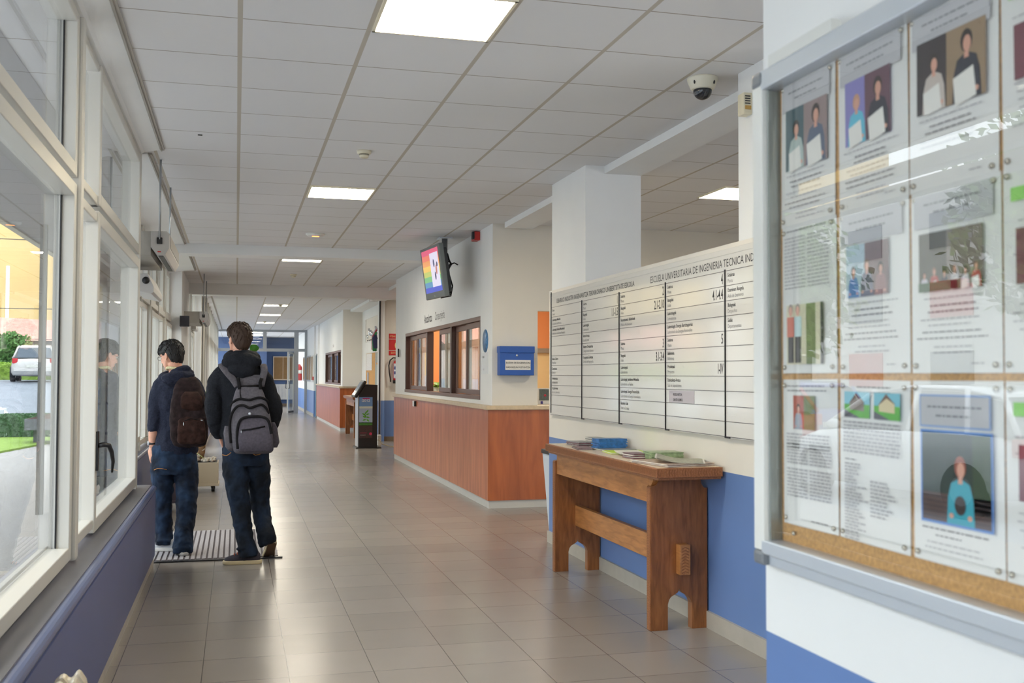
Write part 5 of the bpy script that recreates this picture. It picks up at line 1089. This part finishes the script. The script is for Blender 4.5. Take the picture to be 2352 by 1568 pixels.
def limb(b, pts, m, seg=16, flat=1.0, sub=4):
    q = spline(pts, sub); b.tube([p[:3] for p in q], [p[3] for p in q], m, seg, flat=flat)
def head(b, c, yaw, pitch, s=1.0):
    """skull, jaw, nose, lips, ears, in head axes (x right, y forward, z up)"""
    H = Matrix.Translation(Vector(c)) @ Matrix.Rotation(yaw, 4, 'Z') @ Matrix.Rotation(pitch, 4, 'X') @ Matrix.Scale(s, 4)
    q = MB(H); q.ball((0, -.005, .025), (.073, .092, .090), M_skin, 24); q.ball((0, .030, -.035), (.058, .058, .070), M_skin, 20); q.ball((0, .050, -.085), (.034, .034, .026), M_skin, 16)
    q.tube([(-.052, .01, -.03), (-.045, .035, -.072), (0, .060, -.092), (.045, .035, -.072), (.052, .01, -.03)], [.016, .016, .018, .016, .016], M_skin, 10)
    q.tube([(0, .082, .005), (0, .100, -.025), (0, .098, -.036)], [.008, .013, .012], M_skin, 10); q.ball((-.011, .090, -.037), .008, M_skin, 8); q.ball((.011, .090, -.037), .008, M_skin, 8)
    q.ball((0, .083, .022), (.045, .014, .010), M_skin, 12); q.ball((-.034, .066, -.018), (.018, .016, .014), M_skin, 10); q.ball((.034, .066, -.018), (.018, .016, .014), M_skin, 10)
    q.ball((0, .084, -.058), (.022, .010, .006), M_skin, 10); q.ball((0, .083, -.066), (.019, .010, .006), M_skin, 10)
    for s_ in (-1, 1):
        q.tube([(s_*.072, .004, -.026), (s_*.078, -.004, .0), (s_*.083, -.016, .018), (s_*.082, -.026, .008), (s_*.076, -.018, -.018), (s_*.072, .0, -.034)], .0055, M_skin, 8); q.ball((s_*.075, -.008, -.006), (.006, .016, .026), M_skin, 10)
    for v in q.v: pass
    b.v_off = len(b.v); o = len(b.v); b.v += q.v; k = b._m(M_skin)
    for f in q.f: b.f.append([i+o for i in f]); b.mi.append(k); b.sm.append(True)
    return H
def face_parts(H, t, brow):
    b = MB(H)
    for s_ in (-1, 1): b.ball((s_*.031, .076, .004), (.012, .009, .008), mat('eye_white', (236, 232, 226), .2), 12); b.ball((s_*.031, .0835, .004), (.005, .003, .005), mat('iris_dark', (50, 36, 30), .2), 10)
    b.build('eyes', t)
    b = MB(H)
    for s_ in (-1, 1): b.tube([(s_*.014, .089, .020), (s_*.032, .087, .026), (s_*.050, .076, .020)], [.003, .004, .002], brow, 8)
    b.tube([(-.020, .0895, -.062), (0, .0935, -.061), (.020, .0895, -.062)], [.0018, .003, .0018], mat('lip', (186, 110, 100), .5), 8); b.build('brows_and_mouth', t)
def hair(H, t, m, cut, fringe, seed, back=-.05, tuft=.006, label=None, low=.106):
    """a full cap; the part before the ears and under the hairline tucks inside the skull"""
    vs, fs = [], []; A, B = 72, 44
    for i in range(B+1):
        th = math.pi*i/B
        for k in range(A):
            ph = 2*math.pi*k/A; d = Vector((math.sin(th)*math.sin(ph), math.sin(th)*math.cos(ph), math.cos(th)))
            r = 1+tuft*12*(mnoise.noise(Vector((d.x*9, d.y*9, d.z*4+seed)))*.5+mnoise.noise(Vector((d.x*26, d.y*26, d.z*9+seed)))*.5)
            p = Vector((d.x*.088, d.y*.107-.006, (d.z*.106 if d.z > 0 else d.z*low)+.027))
            p = Vector((p.x*r, p.y*r, p.z*r))
            fr = d.y                                         # towards the face
            line = back if fr < -.5 else (back+(.024-back)*(fr+.5)/.36 if fr < -.14 else .024+(fringe-.024)*min(1, max(0, (fr-.25)/.4)))
            if p.z < line:
                q = min(1, (line-p.z)/.03); p = Vector((p.x*(1-.30*q), p.y*(1-.30*q), max(p.z, line-.035)))
            vs.append(p)
    for i in range(B):
        for k in range(A): fs.append((i*A+k, i*A+(k+1) % A, (i+1)*A+(k+1) % A, (i+1)*A+k))
    b = MB(H); b.add(vs, fs, m, True)
    rr = random.Random(seed)
    for k in range(300):                                     # short locks lying on the cap
        a = rr.uniform(0, 2*math.pi); e = rr.uniform(-.35, .95); d = Vector((math.cos(a)*math.cos(e*1.4), math.sin(a)*math.cos(e*1.4), math.sin(e*1.4)))
        p = Vector((d.x*.089, d.y*.109-.006, d.z*.107+.027))
        if d.y > .1 and p.z < fringe+.01 or p.z < back+.01 or (abs(d.y) < .42 and p.z < .045): continue
        dn = Vector((-d.x*d.z, -d.y*d.z, 1-d.z*d.z)); dn = -dn.normalized() if dn.length > .05 else Vector((0, -1, 0)); sd = d.cross(dn)*rr.uniform(-.5, .5)
        q = p+(dn+sd)*rr.uniform(.018, .034)+d*rr.uniform(-.002, .004)
        b.tube([p+d*.001, (p+q)/2+d*.004, q], [(.0034, .002), (.004, .0022), (.0008, .0008)], m, 6, upv=d)
    return b.build('hair', t, label=label)
def hand(b, wrist, down, back, s=1.0, side=1, curl=.35, m=None):
    """palm and five bent fingers; down = direction of the fingers, back = direction the back of the hand faces, side = +1 if the thumb is on down x back"""
    m = m or M_skin; d = Vector(down).normalized(); n = Vector(back).normalized(); n = (n-d*n.dot(d)).normalized(); u = d.cross(n)*side; w = Vector(wrist)
    P = lambda a, l, h: w+u*a*s+d*l*s+n*h*s
    b.rings([[P(ca*wd, l, h0+sa*th) for ca, sa in [(math.cos(2*math.pi*k/14), math.sin(2*math.pi*k/14)) for k in range(14)]] for l, wd, th, h0 in ((-.03, .026, .021, 0), (.0, .027, .018, 0), (.03, .036, .016, 0), (.06, .041, .015, 0), (.085, .040, .013, -.001), (.095, .034, .009, -.002))], m)
    for k, (a, L_) in enumerate(((.030, .068), (.010, .078), (-.011, .073), (-.031, .056))):
        c = curl*(1+.18*k); pts = []; ang = .12; p = Vector((a, .085, -.001)); pts.append((p.x, p.y, p.z, .0100))
        for j, f in enumerate((.46, .30, .24)):
            ang += c*(.8 if j == 0 else 1.15); p = p+Vector((a*.02, math.cos(ang)*L_*f, -math.sin(ang)*L_*f)); pts.append((p.x, p.y, p.z, (.0090, .0082, .0066)[j]))
        q = spline(pts, 3); b.tube([P(*x[:3]) for x in q], [x[3]*s*(1 if k < 3 else .88) for x in q], m, 10)
        b.ball(P(*pts[-1][:3]), .0066*s, m, 8)
    q = spline([(.022, .012, -.006, .014), (.042, .032, -.014, .0125), (.050, .056, -.022, .0105), (.048, .078, -.028, .0085)], 3)
    b.tube([P(*x[:3]) for x in q], [x[3]*s for x in q], m, 10); b.ball(P(.048, .079, -.028), .008*s, m, 8)
def shoe(t, Mx, up, sole, trim, label=None, s=1.0):
    b = MB(Mx); st = [(-.128, .018), (-.118, .031), (-.095, .037), (-.05, .036), (0, .037), (.05, .044), (.09, .047), (.12, .042), (.14, .030), (.150, .012)]
    out = lambda g, z: [(x*g, y*g, z) for y, x in st]+[(-x*g*.96, y*g, z) for y, x in reversed(st)]
    b.rings([out(1.0, 0), out(1.05, .006), out(1.06, .024), out(1.02, .030)], sole, True); b.rings([out(.93, -.001), out(.93, .001)], mat('outsole_brown', (110, 84, 62), .8), False); so = b
    b = MB(Mx); rs = []
    for y, w, h in ((-.122, .024, .070), (-.105, .034, .095), (-.07, .036, .100), (-.03, .036, .100), (.01, .038, .096), (.045, .042, .086), (.08, .045, .072), (.11, .041, .062), (.135, .030, .052), (.146, .012, .038)):
        rs.append([(w*math.cos(a)*(1 if math.sin(a) > -.2 else .9), y, .020+max(-.004, (h-.02)*math.sin(a))) for a in [2*math.pi*k/16 for k in range(16)]])
    b.rings(rs, up, True); t = b.build('shoe', t, label=label); so.build('sole', t)
    b = MB(Mx)
    for k in range(4): y = .005+k*.022; z = .100-k*.006; b.tube([(-.026, y, z-.012), (0, y+.004, z-.001), (.026, y, z-.012)], .003, trim, 6)
    b.ball((.012, .0, .090), (.012, .006, .004), trim, 8); b.ball((-.012, .0, .090), (.012, .006, .004), trim, 8); b.build('laces', t)
def rot(z, x=0, y=0): return Matrix.Rotation(R(z), 4, 'Z') @ Matrix.Rotation(R(x), 4, 'X') @ Matrix.Rotation(R(y), 4, 'Y')
def stitch(t, pts, r=.0026):
    b = MB(); b.tube(pts, r, M_stitch, 6); b.build('pocket_stitching', t, label='orange pocket stitching')

# ---- taller student, on the right of the pair
t = thing('person', 'taller student with brown hair, black hoodie and grey backpack, walking away', 'person', (.10, 8.30, 0))
b = MB(); HR = head(b, (.020, 8.345, 1.722), R(30), R(-4), 1.04); limb(b, [(.030, 8.335, 1.68, .056), (.035, 8.325, 1.60, .058), (.038, 8.33, 1.52, .070), (.04, 8.33, 1.44, .10)], M_skin)
ell(b, [(.90, .08, 8.33, .13, .09), (1.1, .065, 8.33, .125, .08), (1.3, .045, 8.33, .15, .085), (1.44, .035, 8.33, .15, .075), (1.5, .035, 8.33, .08, .06)], M_skin)
armL = [(-.110, 8.33, 1.43, .034), (-.165, 8.30, 1.32, .040), (-.172, 8.27, 1.165, .036), (-.150, 8.34, 1.04, .032), (-.112, 8.42, .965, .025)]
armR = [(.175, 8.33, 1.43, .034), (.245, 8.30, 1.32, .040), (.292, 8.27, 1.17, .036), (.275, 8.34, 1.05, .032), (.225, 8.43, .965, .025)]
limb(b, armL, M_skin); limb(b, armR, M_skin); hand(b, armL[-1][:3], (.35, .25, -.85), (-.6, .4, 0), .95, 1, .3); hand(b, armR[-1][:3], (-.35, .25, -.85), (.6, .4, 0), .95, -1, .3)
legL = [(.0, 8.31, .85, .07), (.015, 8.29, .62, .065), (.045, 8.28, .42, .05), (.07, 8.23, .25, .048), (.10, 8.19, .09, .036), (.08, 8.185, .05, .034)]
legR = [(.165, 8.33, .85, .07), (.182, 8.38, .63, .065), (.190, 8.43, .48, .05), (.225, 8.37, .30, .048), (.250, 8.31, .19, .036), (.258, 8.33, .15, .028)]
limb(b, legL, M_skin); limb(b, legR, M_skin); soft(b.build('body', t), .0055, 3)
face_parts(HR, t, mat('brown_hair', (64, 46, 36), .7))
hair(HR, t, mat('brown_hair', (70, 50, 38), .65, noise=.35, nscale=120, bump=.5), 0, .065, 5, back=-.105, low=.138, label='short tousled brown hair')
b = MB()
ell(b, [(.925, .076, 8.33, .165, .118), (.955, .076, 8.33, .178, .130), (1.0, .072, 8.33, .186, .132), (1.12, .066, 8.33, .180, .128), (1.25, .055, 8.33, .180, .125), (1.36, .042, 8.33, .192, .125), (1.43, .035, 8.33, .196, .115), (1.485, .033, 8.33, .160, .10), (1.52, .034, 8.33, .11, .09)], M_black_c, 28)
limb(b, [(-.050, 8.33, 1.490, .050), (-.105, 8.33, 1.450, .068), (-.145, 8.315, 1.385, .066), (-.162, 8.30, 1.33, .062), (-.170, 8.27, 1.175, .060), (-.150, 8.33, 1.05, .056), (-.122, 8.395, .98, .046), (-.115, 8.41, .96, .038)], M_black_c)
limb(b, [(.120, 8.33, 1.490, .050), (.175, 8.33, 1.450, .068), (.218, 8.315, 1.385, .068), (.240, 8.30, 1.33, .066), (.290, 8.27, 1.18, .066), (.275, 8.335, 1.06, .060), (.238, 8.41, .985, .048), (.228, 8.425, .965, .038)], M_black_c)
# hood lying on the back, collar round the neck
b.tube([(.04+.105*math.sin(a), 8.315-.075*math.cos(a), 1.590-.02*math.cos(a)-.012) for a in [2*math.pi*k/16 for k in range(17)]], [(.038, .052)]*17, M_black_c, 12)
b.ball((.04, 8.225, 1.550), (.152, .062, .064), M_black_c, 24); b.ball((.045, 8.262, 1.602), (.095, .045, .036), M_black_c, 20); b.ball((.045, 8.21, 1.485), (.105, .050, .065), M_black_c, 24); b.ball((.048, 8.215, 1.455), (.055, .04, .04), M_black_c, 20)
soft(b.build('hoodie', t), .0085, 4, .026, .085)
b = MB()
ell(b, [(.74, .082, 8.31, .150, .115), (.79, .082, 8.31, .178, .130), (.86, .080, 8.32, .178, .132), (.95, .078, 8.33, .168, .122), (1.0, .078, 8.33, .16, .115)], M_denA, 28)
limb(b, [(-.005, 8.31, .84, .092), (.002, 8.30, .72, .100), (.018, 8.29, .58, .090), (.042, 8.285, .43, .078), (.062, 8.25, .30, .070), (.082, 8.21, .17, .066), (.100, 8.19, .10, .074), (.105, 8.185, .052, .080)], M_denA, 20)
limb(b, [(.165, 8.33, .84, .092), (.172, 8.35, .72, .096), (.185, 8.40, .58, .086), (.192, 8.42, .46, .078), (.212, 8.38, .32, .068), (.238, 8.32, .22, .068), (.250, 8.285, .165, .074), (.262, 8.27, .125, .070)], M_denA, 20)
b.ball((.10, 8.24, .095), (.075, .02, .018), M_denA, 14); b.ball((.085, 8.15, .12), (.07, .03, .02), M_denA, 14); b.ball((.285, 8.25, .185), (.022, .03, .035), M_denA, 12)
soft(b.build('jeans', t), .008, 4, .024, .06)
stitch(t, [(-.095, 8.215, .832), (-.065, 8.19, .826), (-.045, 8.18, .838), (-.03, 8.178, .852)]); stitch(t, [(.12, 8.178, .845), (.15, 8.172, .828), (.18, 8.176, .832), (.215, 8.20, .848), (.235, 8.215, .852)])
M_sh = mat('dark_suede', (54, 48, 56), .8, noise=.15, nscale=80); M_so = mat('cream_rubber', (206, 188, 150), .6)
shoe(t, Matrix.Translation((.075, 8.185, 0)) @ rot(86), M_sh, M_so, mat('orange_lace', (206, 110, 70), .7), 'dark canvas shoe with cream sole')
shoe(t, Matrix.Translation((.275, 8.365, .058)) @ rot(8, -40), mat('tan_suede', (132, 106, 78), .8), M_so, M_black)

# grey backpack
M_bg = fabric('grey_canvas', (94, 90, 96), .18, 60, .3); M_bg2 = fabric('grey_canvas_dark', (84, 79, 88), .18, 60, .3); M_web = fabric('black_webbing', (26, 24, 26), .1)
t = thing('backpack', 'grey school backpack with black piping worn by the taller student', 'backpack', (.12, 8.12, .84))
def sring(cx, cy, z, rx, ry, n=28, e=.55):
    r = []
    for k in range(n):
        a = 2*math.pi*k/n; c, s = math.cos(a), math.sin(a); r.append((cx+rx*abs(c)**e*(1 if c >= 0 else -1), cy+ry*abs(s)**e*(1 if s >= 0 else -1), z))
    return r
b = MB(); b.rings([sring(cx, cy, z, rx, ry) for z, cx, cy, rx, ry in ((.842, .135, 8.115, .120, .060), (.856, .135, 8.110, .150, .082), (.92, .130, 8.108, .158, .088), (1.02, .118, 8.108, .158, .088), (1.12, .110, 8.118, .150, .080), (1.20, .105, 8.130, .138, .070), (1.28, .100, 8.145, .118, .055), (1.335, .098, 8.155, .098, .042), (1.358, .098, 8.16, .085, .030))], M_bg)
o = b.build('bag_body', t)
s_ = o.modifiers.new('s', 'SUBSURF'); s_.levels = 1; s_.render_levels = 1
b = MB(); b.rings([[(x, y, z) for x, y, z in sring(cx, cy, z, rx, ry)] for z, cx, cy, rx, ry in ((.865, .150, 8.03, .118, .022), (.875, .150, 8.022, .130, .034), (.96, .145, 8.012, .132, .040), (1.06, .138, 8.018, .124, .036), (1.115, .133, 8.032, .105, .026), (1.128, .132, 8.04, .085, .014))], M_bg2); fp = b.build('front_pocket', t)
b = MB(); b.rings([sring(cx, cy, z, rx, ry) for z, cx, cy, rx, ry in ((.87, -.03, 8.13, .020, .045), (.90, -.04, 8.125, .034, .058), (1.0, -.058, 8.125, .030, .056), (1.055, -.062, 8.13, .018, .048))], M_bg); b.build('side_pocket', t)
b = MB(); b.rings([sring(cx, cy, z, rx, ry) for z, cx, cy, rx, ry in ((.89, .292, 8.13, .020, .05), (.93, .30, 8.125, .028, .058), (1.04, .288, 8.125, .022, .05), (1.08, .278, 8.13, .014, .044))], M_bg2); b.build('side_pocket', t)
b = MB(); b.rings([sring(cx, cy, z, rx, ry) for z, cx, cy, rx, ry in ((1.352, .10, 8.185, .085, .016), (1.40, .10, 8.20, .088, .014), (1.445, .10, 8.215, .095, .012))], M_bg); b.build('back_panel', t)
def piping(pts, r=.006): b = MB(); q = spline([p+(r,) for p in pts], 5); b.tube([x[:3] for x in q], [(r*1.7, r)]*len(q), M_web, 8, upv=(0, 1, 0)); b.build('piping', t)
piping([(-.038, 8.13, 1.205), (-.01, 8.085, 1.245), (.03, 8.07, 1.262), (.10, 8.063, 1.255), (.165, 8.07, 1.272), (.21, 8.09, 1.262), (.24, 8.12, 1.235)])
piping([(-.032, 8.06, .93), (-.042, 8.05, 1.06), (-.028, 8.045, 1.15), (.01, 8.038, 1.205), (.055, 8.032, 1.215), (.10, 8.030, 1.195), (.15, 8.032, 1.210), (.19, 8.042, 1.218), (.225, 8.058, 1.19), (.245, 8.075, 1.15)])
piping([(.018, 7.998, .89), (.012, 7.990, .98), (.020, 7.988, 1.07), (.050, 7.992, 1.118), (.13, 7.996, 1.132), (.205, 7.996, 1.125), (.243, 7.990, 1.09), (.262, 7.984, 1.00)])
b = MB(); b.tube([(.045, 7.978, 1.030), (.12, 7.972, 1.038), (.215, 7.976, 1.058)], [(.006, .004)]*3, M_web, 8, upv=(0, 1, 0)); b.ball((.042, 7.974, 1.018), (.004, .004, .012), M_fr, 8); b.build('zip', fp)
b = MB(); b.lathe((.103, 8.018, 1.152), [(.001, -.006), (.009, -.006), (.011, -.001), (.011, .002), (.001, .002)], M_fr, 16, 'Y'); b.build('badge', t, label='small round metal badge')
for pts in ([(.012, 8.165, 1.355, .027), (-.015, 8.185, 1.40, .028), (-.062, 8.205, 1.46, .030), (-.098, 8.245, 1.508, .030), (-.108, 8.32, 1.528, .03), (-.10, 8.41, 1.47, .03), (-.10, 8.45, 1.36, .028), (-.10, 8.42, 1.2, .022), (-.06, 8.34, 1.06, .014), (-.005, 8.20, .95, .010)],
            [(.185, 8.165, 1.355, .027), (.196, 8.185, 1.41, .027), (.210, 8.21, 1.47, .027), (.206, 8.26, 1.512, .028), (.19, 8.34, 1.522, .03), (.175, 8.42, 1.46, .03), (.18, 8.45, 1.36, .028), (.22, 8.42, 1.2, .024), (.24, 8.30, 1.08, .016), (.24, 8.18, .95, .012)]):
    b = MB(); q = spline(pts, 4); N = len(q)
    b.tube([x[:3] for x in q], [(x[3], .006) for x in q], M_bg, 10, upv=(0, -.75, .65)); b.build('shoulder_strap', t)
b = MB()
for x in (.022, .178): b.tube([(x-.008 if x < .1 else x+.012, 8.165, 1.42), (x, 8.150, 1.385), (x+.004, 8.12, 1.335)], [(.013, .004)]*3, M_web, 8, upv=(0, 1, 0))
b.tube([(.014, 8.148, 1.352), (.10, 8.135, 1.358), (.186, 8.148, 1.362)], [(.009, .006)]*3, M_web, 8, upv=(0, 1, 0)); b.tube([(.03, 8.12, 1.34), (.032, 8.10, 1.30), (.038, 8.088, 1.27)], .004, M_web, 6); b.build('grab_handle', t)

# ---- shorter student, on the left
t = thing('person', 'shorter student with black hair and navy hoodie, looking left, watch on wrist', 'person', (-.47, 8.80, 0))
b = MB(); HL = head(b, (-.512, 8.83, 1.598), R(52), R(-16)); limb(b, [(-.485, 8.80, 1.55, .055), (-.475, 8.80, 1.49, .055), (-.465, 8.81, 1.42, .070), (-.46, 8.81, 1.36, .10)], M_skin)
ell(b, [(.80, -.475, 8.81, .13, .09), (1.0, -.472, 8.81, .125, .08), (1.2, -.462, 8.81, .15, .085), (1.34, -.458, 8.81, .15, .075), (1.40, -.46, 8.81, .08, .06)], M_skin)
aL = [(-.59, 8.82, 1.33, .034), (-.625, 8.80, 1.22, .034), (-.630, 8.78, 1.09, .038), (-.640, 8.80, .985, .038), (-.646, 8.83, .92, .034), (-.650, 8.845, .862, .0265)]
aR = [(-.33, 8.82, 1.33, .034), (-.275, 8.80, 1.22, .040), (-.262, 8.80, 1.09, .036), (-.28, 8.90, 1.0, .032), (-.33, 8.99, .94, .025)]
limb(b, aL, M_skin); limb(b, aR, M_skin); hand(b, (-.652, 8.85, .850), (.06, .10, -.98), (-.55, -.80, 0), .98, 1, .26); hand(b, aR[-1][:3], (-.5, .3, -.7), (.6, .5, .2), .95, -1, .4)
lL = [(-.565, 8.82, .72, .068), (-.562, 8.83, .56, .062), (-.558, 8.83, .40, .048), (-.552, 8.85, .24, .046), (-.548, 8.86, .09, .036), (-.565, 8.86, .05, .034)]
lR = [(-.385, 8.81, .72, .068), (-.380, 8.78, .56, .062), (-.378, 8.74, .40, .048), (-.388, 8.68, .24, .046), (-.395, 8.64, .09, .036), (-.395, 8.66, .05, .034)]
limb(b, lL, M_skin); limb(b, lR, M_skin); soft(b.build('body', t), .005, 3)
face_parts(HL, t, mat('black_hair', (26, 24, 26), .6))
hair(HL, t, mat('black_hair', (30, 27, 28), .6, noise=.4, nscale=130, bump=.5), 0, .045, 9, back=-.110, low=.146, label='short black hair with a fringe')
b = MB(HL)
for k in range(9): b.tube([(-.055+.011*k, .078-.0012*(k-4)**2, .075), (-.056+.011*k, .098-.0012*(k-4)**2, .052), (-.058+.011*k, .102-.0014*(k-4)**2, .034)], [(.008, .005), (.008, .005), (.002, .002)], mat('black_hair', (30, 27, 28)), 6)
b.build('fringe', t)
b = MB(HL)
for s in (-1, 1):
    b.tube([(s*.033+.021*math.cos(a), .098, .002+.015*math.sin(a)) for a in [2*math.pi*k/14 for k in range(15)]], .0013, M_dark, 6); b.tube([(s*.054, .096, .006), (s*.074, .05, .004), (s*.078, -.004, .010)], .0014, M_dark, 6)
b.tube([(-.012, .099, .006), (.012, .099, .006)], .0013, M_dark, 6); b.build('glasses', t, label='thin framed glasses')
b = MB(); b.tube([(-.478+.066*math.cos(a), 8.795+.062*math.sin(a), 1.482-.012*math.sin(a)-.014*math.cos(a)) for a in [2*math.pi*k/18 for k in range(19)]], [(.009, .013)]*19, M_tee, 10); b.build('tshirt_collar', t, label='cream T-shirt collar')
b = MB()
ell(b, [(.795, -.462, 8.81, .155, .116), (.82, -.462, 8.81, .168, .130), (.90, -.458, 8.81, .166, .130), (1.02, -.452, 8.81, .160, .124), (1.14, -.450, 8.81, .164, .122), (1.25, -.455, 8.81, .182, .122), (1.32, -.458, 8.81, .190, .114), (1.375, -.460, 8.81, .155, .098), (1.41, -.463, 8.81, .10, .085)], M_navy, 28)
limb(b, [(-.535, 8.82, 1.395, .050), (-.582, 8.82, 1.355, .066), (-.612, 8.81, 1.285, .064), (-.624, 8.80, 1.22, .059), (-.628, 8.78, 1.11, .056), (-.636, 8.79, 1.02, .052), (-.640, 8.80, .992, .049), (-.640, 8.80, .984, .046)], M_navy)
limb(b, [(-.385, 8.82, 1.395, .050), (-.335, 8.82, 1.355, .066), (-.298, 8.81, 1.285, .064), (-.278, 8.80, 1.22, .059), (-.264, 8.80, 1.10, .056), (-.28, 8.89, 1.01, .05), (-.315, 8.965, .955, .042)], M_navy)
b.tube([(-.470+.100*math.sin(a), 8.795-.070*math.cos(a), 1.440-.012*math.cos(a)+.012*math.sin(a)) for a in [2*math.pi*k/16 for k in range(17)]], [(.038, .036)]*17, M_navy, 12)
b.ball((-.435, 8.745, 1.478), (.085, .05, .036), M_navy, 20, Matrix.Rotation(R(-12), 3, 'Y')); b.ball((-.455, 8.715, 1.428), (.140, .055, .045), M_navy, 24, Matrix.Rotation(R(-6), 3, 'Y')); b.ball((-.455, 8.70, 1.395), (.115, .050, .045), M_navy, 24)
soft(b.build('hoodie', t), .0085, 4, .026, .085)
b = MB()
ell(b, [(.64, -.475, 8.80, .150, .112), (.69, -.475, 8.80, .178, .128), (.76, -.476, 8.81, .180, .130), (.84, -.478, 8.81, .170, .120), (.88, -.478, 8.81, .16, .112)], M_denB, 28)
limb(b, [(-.572, 8.82, .72, .092), (-.568, 8.825, .60, .090), (-.563, 8.83, .48, .078), (-.560, 8.835, .37, .070), (-.556, 8.85, .24, .068), (-.550, 8.86, .13, .070), (-.548, 8.86, .065, .076)], M_denB, 20)
limb(b, [(-.380, 8.81, .72, .092), (-.378, 8.79, .60, .092), (-.376, 8.765, .48, .086), (-.376, 8.74, .37, .080), (-.384, 8.70, .24, .074), (-.392, 8.65, .13, .074), (-.395, 8.635, .06, .080), (-.395, 8.63, .025, .078)], M_denB, 20)
b.ball((-.55, 8.80, .10), (.06, .025, .018), M_denB, 14); b.ball((-.39, 8.575, .075), (.065, .022, .022), M_denB, 14)
soft(b.build('jeans', t), .008, 4, .024, .06)
stitch(t, [(-.625, 8.715, .682), (-.600, 8.695, .694), (-.565, 8.683, .694), (-.525, 8.678, .686)]); 
M_gs = mat('grey_canvas_shoe', (190, 192, 196), .7); M_gs2 = mat('grey_sole', (206, 204, 200), .6)
shoe(t, Matrix.Translation((-.575, 8.86, .0145)) @ rot(74), M_gs, M_gs2, mat('red_flash', (200, 50, 60), .6), 'pale grey trainer with a red flash')
shoe(t, Matrix.Translation((-.398, 8.69, .0145)) @ rot(8), M_gs, M_gs2, M_white)
b = MB(); wz = .888; b.tube([(-.648+.031*math.cos(a), 8.838+.029*math.sin(a), wz+.004*math.cos(a)) for a in [2*math.pi*k/18 for k in range(19)]], [(.003, .011)]*19, M_black, 8, upv=(0, 0, 1)); w_ = b.build('wristwatch', t, label='black watch strap')
b = MB(Matrix.Translation((-.680, 8.832, wz)) @ rot(10)); b.lathe((0, 0, 0), [(.001, -.007), (.017, -.006), (.019, -.002), (.019, .006), (.001, .006)], M_fr, 20, 'X'); b.build('watch_case', w_, label='round silver watch')
# dark backpack
M_bb = fabric('dark_brown_canvas', (44, 33, 34), .45, 22, .4); M_bb2 = fabric('rust_brown_canvas', (56, 37, 32), .4, 30, .4)
t = thing('backpack', 'dark brown backpack hanging low on the shorter student', 'backpack', (-.35, 8.62, .86))
b = MB(); b.rings([sring(cx, cy, z, rx, ry) for z, cx, cy, rx, ry in ((.868, -.350, 8.63, .085, .045), (.885, -.352, 8.625, .120, .072), (.95, -.355, 8.615, .145, .090), (1.05, -.358, 8.61, .148, .092), (1.15, -.362, 8.62, .144, .086), (1.25, -.366, 8.635, .130, .076), (1.34, -.372, 8.655, .108, .060), (1.40, -.378, 8.67, .080, .042), (1.425, -.38, 8.68, .055, .025))], M_bb); o = b.build('bag_body', t); soft(o, .009, 3, .02, .06)
b = MB(); b.rings([sring(cx, cy, z, rx, ry) for z, cx, cy, rx, ry in ((.895, -.335, 8.545, .085, .02), (.91, -.335, 8.538, .105, .030), (1.0, -.335, 8.528, .110, .036), (1.08, -.338, 8.535, .10, .030), (1.115, -.34, 8.55, .075, .015))], M_bb2); soft(b.build('front_pocket', t), .007, 2, .014, .05)
b = MB(); b.rings([sring(cx, cy, z, rx, ry) for z, cx, cy, rx, ry in ((1.16, -.335, 8.555, .07, .016), (1.20, -.338, 8.555, .085, .024), (1.27, -.342, 8.57, .08, .022), (1.31, -.345, 8.59, .05, .012))], M_bb2); b.build('upper_pocket', t)
b = MB(); b.tube([(-.44, 8.525, 1.06), (-.34, 8.50, 1.10), (-.25, 8.52, 1.08)], .004, M_web, 6); b.ball((-.395, 8.505, 1.055), (.005, .005, .016), M_fr, 8); b.ball((-.262, 8.515, 1.082), (.012, .005, .006), M_fr, 8); b.build('zip', t)
for pts in ([(-.44, 8.70, 1.37, .026), (-.52, 8.74, 1.405, .028), (-.565, 8.80, 1.415, .028), (-.56, 8.90, 1.34, .028), (-.56, 8.93, 1.22, .026), (-.58, 8.88, 1.08, .02), (-.53, 8.76, .98, .014), (-.45, 8.69, .93, .012)],
            [(-.33, 8.70, 1.37, .026), (-.335, 8.75, 1.405, .028), (-.35, 8.81, 1.42, .028), (-.36, 8.90, 1.34, .028), (-.36, 8.93, 1.22, .026), (-.33, 8.90, 1.08, .02), (-.29, 8.80, .98, .014), (-.27, 8.69, .93, .012)]):
    b = MB(); q = spline(pts, 4); b.tube([x[:3] for x in q], [(x[3], .006) for x in q], M_bb, 10, upv=(0, -.7, .7)); b.build('shoulder_strap', t)
